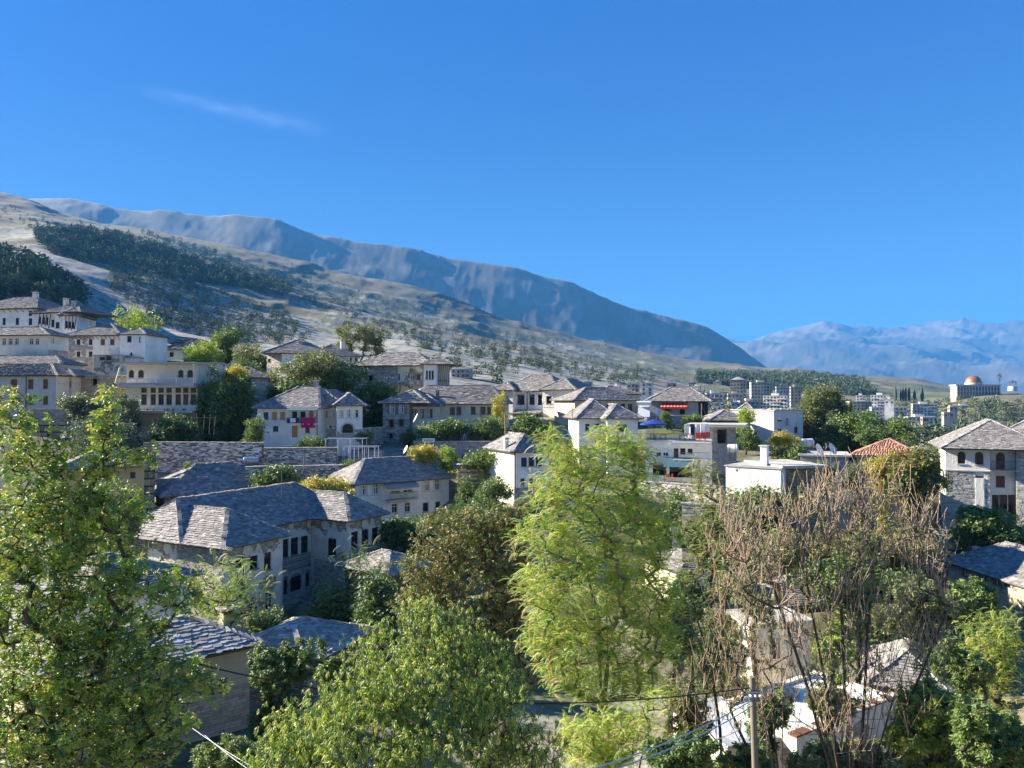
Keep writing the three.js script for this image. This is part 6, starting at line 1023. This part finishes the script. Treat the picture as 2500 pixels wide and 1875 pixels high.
// steps beside the lower terrace
{ const b = P(870, 1140, 108), g = thing('stone_steps', 'flight of grey stone steps climbing to the white terrace house', 'steps', b, -.2); for (let i = 0; i < 10; i++) addMesh('step', box(-2.4, 2.4, i * .22 - 1, i * .22 + .2, -i * .42 - .4, -i * .42), i % 2 ? M.concrete : M.slab, g); }
// pipe pergola
for (const [i, [x0, x1, y0, y1, d]] of [[795, 885, 1072, 1112, 108], [840, 915, 1092, 1140, 106]].entries()) { const A = P(x0, y0, d), Bq = P(x1, y0, d), yb = P(x0, y1, d).y, w = Bq.x - A.x, h = A.y - yb, g = thing('pipe_pergola', i ? 'lower pale pipe pergola above the steps' : 'upper pale pipe pergola before the arched cellar window', 'pergola', V(A.x, yb, A.z)); for (let k = 0; k < 4; k++) for (const z of [0, -3]) addMesh('post', bar(V(w * k / 3, -1, z), V(w * k / 3, h, z), .04), M.paleMetal, g); for (const z of [0, -1.5, -3]) addMesh('rail', bar(V(-.3, h + .04, z), V(w + .3, h + .04, z), .035), M.paleMetal, g); for (let k = 0; k < 4; k++) addMesh('cross_rail', bar(V(w * k / 3, h + .1, .2), V(w * k / 3, h + .1, -3.2), .03), M.paleMetal, g); }
{ const b = P(470, 1045, 113), g = thing('bean_frame', 'row of thin wooden garden stakes below the baluster house', 'stakes', V(b.x - 6, b.y, b.z)); for (let k = 0; k < 12; k++) addMesh('stake', bar(V(k * .85 + rr(-.1, .1), -1, rr(-.4, .4)), V(k * .85 + rr(-.15, .15), rr(1.6, 2.3), rr(-.4, .4)), .035), M.timberPole, g); addMesh('rail', bar(V(-.2, 1.5, 0), V(9.6, 1.55, 0), .03), M.timberPole, g); }
// water tanks
function tank(label, px, py, d, len, r, turn, mat, stand) { const b = P(px, py, d), g = thing('water_tank', label, 'tank', V(b.x, b.y - r - stand, b.z), turn); const c = new THREE.CylinderGeometry(r, r, len, 20).rotateZ(Math.PI / 2).translate(0, r + stand, 0); addMesh('barrel', c, mat, g); for (const s of [-1, 1]) { addMesh('end_cap', new THREE.SphereGeometry(r * .985, 18, 8, 0, 6.2832, 0, 1.5708).scale(1, .25, 1).rotateZ(-s * Math.PI / 2).translate(s * len / 2, r + stand, 0), mat, g); addMesh('band', new THREE.TorusGeometry(r * 1.005, .025, 6, 22).rotateY(Math.PI / 2).translate(s * len * .3, r + stand, 0), M.metal, g); for (const z of [-1, 1]) addMesh('leg', box(s * len * .32 - .04, s * len * .32 + .04, -.6, stand + r * .4, z * r * .75 - .04, z * r * .75 + .04), M.metal, g); } addMesh('base_rail', box(-len * .5, len * .5, stand * .2, stand * .2 + .06, r * .72, r * .8), M.metal, g); }
tank('galvanised water tank on a stand beside the long garden wall', 614, 1124, 103, 1.85, .5, .05, M.steel, .35);
tank('white water tank above the yellow vine wall', 1971, 1081, 112, 1.5, .62, .15, M.whiteFrame, .5);
tank('white water tank on the corner of the concrete house', 1789, 1095, 104, 1.2, .6, -.4, M.whiteFrame, .5);
// satellite dishes
function dish(label, px, py, d, r, turn, pole = 1.4) { const b = P(px, py, d), g = thing('satellite_dish', label, 'dish', V(b.x, b.y - pole, b.z), turn); const pts = []; for (let i = 0; i <= 8; i++) { const t = i / 8; pts.push(new THREE.Vector2(r * t, .26 * r * t * t)); } const q = new THREE.LatheGeometry(pts, 22).rotateX(Math.PI / 2 - .45).translate(0, pole, .05); const m = std(rgb(.74, .74, .72), .6, { side: THREE.DoubleSide }); addMesh('reflector', q, m, g); addMesh('mast', bar(V(0, -1, -.05), V(0, pole, -.02), .04), M.metal, g); addMesh('feed_arm', bar(V(0, pole - r * .8, .35 * r), V(0, pole + .1, r * .95), .02), M.metal, g); addMesh('feed_horn', new THREE.CylinderGeometry(.05, .06, .12, 8).rotateX(1.2).translate(0, pole + .12, r * .97), M.metal, g); }
dish('white satellite dish on a mast left of the for sale sign', 1018, 1021, 114, .75, -1.35, 2.6); dish('left of two white dishes on the grey flat roof', 1997, 1099, 98, .85, .8); dish('right of two white dishes on the grey flat roof', 2029, 1097, 98, .8, .7); dish('white dish on the wall by the red awning house', 1603, 1008, 131, .75, .9); dish('small white dish at the grape vine above the balcony house', 993, 1098, 103, .6, -1.2); dish('big pale dish on the whitewashed gully house', 1996, 1728, 36, .42, -1.1, 1);
// solar panel
{ const b = P(1572, 1018, 116), g = thing('solar_panel', 'white framed solar water heater beside the two steep hips', 'solar panel', b, -.2); const p = box(-.9, .9, -.04, .04, -1.3, 1.3); p.rotateX(-.75 + Math.PI / 2 * 0 + 1.5); addMesh('panel', p.translate(0, .9, 0), M.paleMetal, g); addMesh('boiler', new THREE.CylinderGeometry(.35, .35, 2.2, 14).rotateZ(Math.PI / 2).translate(0, 2.1, -.4), M.whiteFrame, g); for (const s of [-1, 1]) addMesh('leg', bar(V(s * .8, -.8, -.5), V(s * .8, 1.9, -.5), .035), M.metal, g); }
// poles
function pole(label, px, top, bottom, d, r, o = {}) { const a = P(px + (o.lean || 0), top, d), b = P(px, bottom, d), g = thing('utility_pole', label, 'pole', b); const t = a.clone().sub(b); addMesh('shaft', bar(V(0, -2, 0), t, r, r * .8, 8), o.mat || M.timberPole, g); for (let i = 0; i < (o.arms || 0); i++) { const y = t.y - .3 - i * .7, w = o.armW || .8; addMesh('crossarm', box(t.x - w, t.x + w, y - .05, y + .05, -.05, .05), M.metal, g); for (const s of [-1, -.45, .45, 1]) addMesh('insulator', new THREE.CylinderGeometry(.05, .07, .18, 8).translate(t.x + s * w * .92, y + .145, 0), M.whiteFrame, g); } return [g, a]; }
pole('wooden pole with white insulators in front of the mansion court', 899, 1405, 1525, 62, .13, { arms: 3, armW: .75 });
pole('slim pole at the corner of the ragged slate house', 949, 920, 970, 131, .13, { arms: 1 }); pole('wooden pole before the white villa balconies', 1287, 955, 1030, 138, .13, { arms: 1 }); pole('dark pole beside the hedge of the white villa', 1236, 1010, 1085, 112, .14, { lean: -3 }); pole('thin pole right of the red awning house', 1713, 985, 1040, 128, .1); pole('thin wooden stake pole on the lower garden terrace', 742, 1113, 1170, 100, .1); pole('thin mast in front of the two steep hips', 1397, 990, 1075, 104, .06); pole('street lamp post above the pyramidal roof', 530, 1123, 1145, 101, .06);
const [, pTop] = pole('weathered wooden pole carrying blue cables at lower right', 1850, 1652, 1900, 20, .1, { lean: -14, arms: 0, mat: M.paleBark });
{ const g = thing('cable_bracket', 'metal bracket with cable clamps on the weathered near pole', 'bracket', P(1841, 1700, 19.9)); addMesh('plate', box(-.14, .14, -.12, .12, -.02, .06), M.metal, g); for (const x of [-.12, 0, .12]) addMesh('clamp', new THREE.CylinderGeometry(.03, .03, .14, 8).rotateX(1.57).translate(x, .05, .1), M.whiteFrame, g); }
function wire(name, label, a, b, sag, r, mat) { const pts = []; for (let i = 0; i <= 14; i++) { const t = i / 14, p = a.clone().lerp(b, t); p.y -= sag * 4 * t * (1 - t); pts.push(p); } const c = new THREE.CatmullRomCurve3(pts), g = new THREE.TubeGeometry(c, 36, r, 5), m = addMesh(numbered(name), g, mat, scene); m.userData = { label, category: 'cable' }; }
wire('overhead_cable', 'thick black cable crossing above the slate cottage', P(330, 1580, 24), P(840, 1690, 30), .15, .028, M.cable);
wire('overhead_cable', 'black cable running left from the weathered near pole', P(1838, 1678, 20), P(1240, 1718, 19), .12, .018, M.cable);
wire('blue_cable', 'upper pale blue cable falling left from the near pole', P(1838, 1708, 19.9), P(1440, 1880, 12), .12, .014, M.blueCable); wire('blue_cable', 'lower pale blue cable falling left from the near pole', P(1838, 1722, 19.9), P(1460, 1890, 12), .14, .014, M.blueCable);
wire('overhead_cable', 'pair wire sloping down at the lower left, upper strand', P(470, 1778, 22), P(650, 1890, 19), .05, .007, M.paleMetal); wire('overhead_cable', 'pair wire sloping down at the lower left, lower strand', P(500, 1795, 22), P(640, 1900, 19), .05, .007, M.paleMetal);
wire('overhead_wire', 'thin wire in front of the mansion facade', P(580, 1482, 58), P(892, 1432, 61), .5, .016, M.cable); wire('overhead_wire', 'thin wire from the villa pole to the steep hips', P(1287, 960, 137), P(1420, 1000, 112), .6, .02, M.cable); wire('overhead_wire', 'thin wire from the hedge pole to the narrow white house', P(1237, 1020, 111), P(1268, 1065, 98), .6, .02, M.cable); wire('overhead_wire', 'wire from the thin pole down to the concrete house', P(1715, 992, 128), P(1740, 1038, 110), .3, .02, M.cable);
// for sale sign
{ const a = P(1031, 1070, 112.4), b = P(1061, 1069, 112), w = b.x - a.x, h = .62, g = thing('sale_sign', 'white board lettered SHITET on the terrace wall', 'sign', V(a.x, a.y - h, a.z), .02); addMesh('board', box(0, w, 0, h, -.03, 0), std(rgb(.72, .74, .62), .7), g); const cv = document.createElement('canvas'); cv.width = 512; cv.height = 170; const c = cv.getContext('2d'); c.fillStyle = '#eceedd'; c.fillRect(0, 0, 512, 170); c.fillStyle = '#141414'; c.font = 'bold 128px sans-serif'; c.textAlign = 'center'; c.textBaseline = 'middle'; c.fillText('SHITET', 256, 90, 480); const t = new THREE.CanvasTexture(cv); t.colorSpace = THREE.SRGBColorSpace; addMesh('lettering', new THREE.PlaneGeometry(w - .06, h - .06).translate(w / 2, h / 2, .006), std(rgb(1, 1, 1), .7, { map: t }), g); for (const x of [.15, w - .15]) addMesh('post', box(x - .04, x + .04, -1.2, -.003, -.1, -.035), M.timberPole, g); }
// picket fence behind it
{ const a = P(1064, 1075, 113), g = thing('picket_fence', 'dark picket fence under the vine hedge right of the sign', 'fence', V(a.x, a.y, a.z)); for (let i = 0; i < 26; i++) addMesh('picket', box(i * .28, i * .28 + .1, -.4, .62 + rr(-.05, .05), -.02, .02), M.darkWood, g); for (const y of [.1, .45]) addMesh('rail', box(-.1, 7.2, y, y + .06, -.06, -.022), M.darkWood, g); }
// timber sheds under the vines
{ const a = P(1120, 1165, 99), g = thing('vine_shed', 'open timber shed with pale posts under the grape vine', 'shed', V(a.x, a.y - 1, a.z)); for (let i = 0; i < 5; i++) for (const z of [0, -3]) addMesh('post', box(i * 1.3 - .06, i * 1.3 + .06, -1, 2.6, z - .06, z + .06), M.timberPole, g); for (let i = 0; i < 7; i++) addMesh('board', box(0, 3.2, .1 + i * .28, .34 + i * .28, -.13, -.08), i % 2 ? M.timberPole : M.tan, g); addMesh('roof_sheet', box(-.3, 5.6, 2.603, 2.68, -3.4, .4), M.concrete, g); const bx = new THREE.CylinderGeometry(.28, .26, .9, 12).translate(4.2, .3, -1); addMesh('back_wall', box(0, 5.3, -1, 2.6, -3.3, -3.1), M.tan, g); const q = thing('blue_barrel', 'blue plastic barrel in the open timber shed', 'barrel', V(a.x + 4.2, a.y - .6, a.z - .8)); addMesh('barrel', new THREE.LatheGeometry([[0, 0], [.26, 0], [.3, .15], [.3, .3], [.28, .32], [.3, .34], [.3, .7], [.26, .85], [0, .85]].map(v => new THREE.Vector2(...v)), 14), std(rgb(.05, .16, .42), .5), q); addMesh('lid', new THREE.CylinderGeometry(.22, .22, .05, 12).translate(0, .88, 0), M.cable, q); }
// pergola of the yellow vine beside the mansion
{ const a = P(745, 1196, 92), g = thing('vine_pergola', 'weathered timber pergola under the yellow vine by the mansion', 'pergola', V(a.x, a.y - 1.5, a.z)); for (let i = 0; i < 4; i++) for (const z of [0, -2.6]) addMesh('post', bar(V(i * 1.7, -1.5, z), V(i * 1.7, 1.5, z), .07), M.timberPole, g); for (let i = 0; i < 7; i++) addMesh('beam', bar(V(i * .87 - .1, 1.6, .4), V(i * .87 - .1, 1.6, -3), .05), M.timberPole, g); }
// orange chairs by the restaurant
for (const [i, x] of [1630, 1645].entries()) { const b = P(x, 1170, 98), g = thing('orange_chair', i ? 'orange chair nearer the awning post' : 'orange chair at the terrace parapet', 'chair', V(b.x, b.y - .2, b.z), i, 'orange chairs by the restaurant'); const m = std(rgb(.5, .17, .03), .6); addMesh('seat', box(-.22, .22, .42, .46, -.22, .22), m, g); addMesh('backrest', box(-.22, .22, .463, .9, -.22, -.18), m, g); for (const sx of [-1, 1]) for (const sz of [-1, 1]) addMesh('leg', box(sx * .19 - .02, sx * .19 + .02, -.1, .418, sz * .19 - .02, sz * .19 + .02), m, g); }
renderer.render(scene, camera);
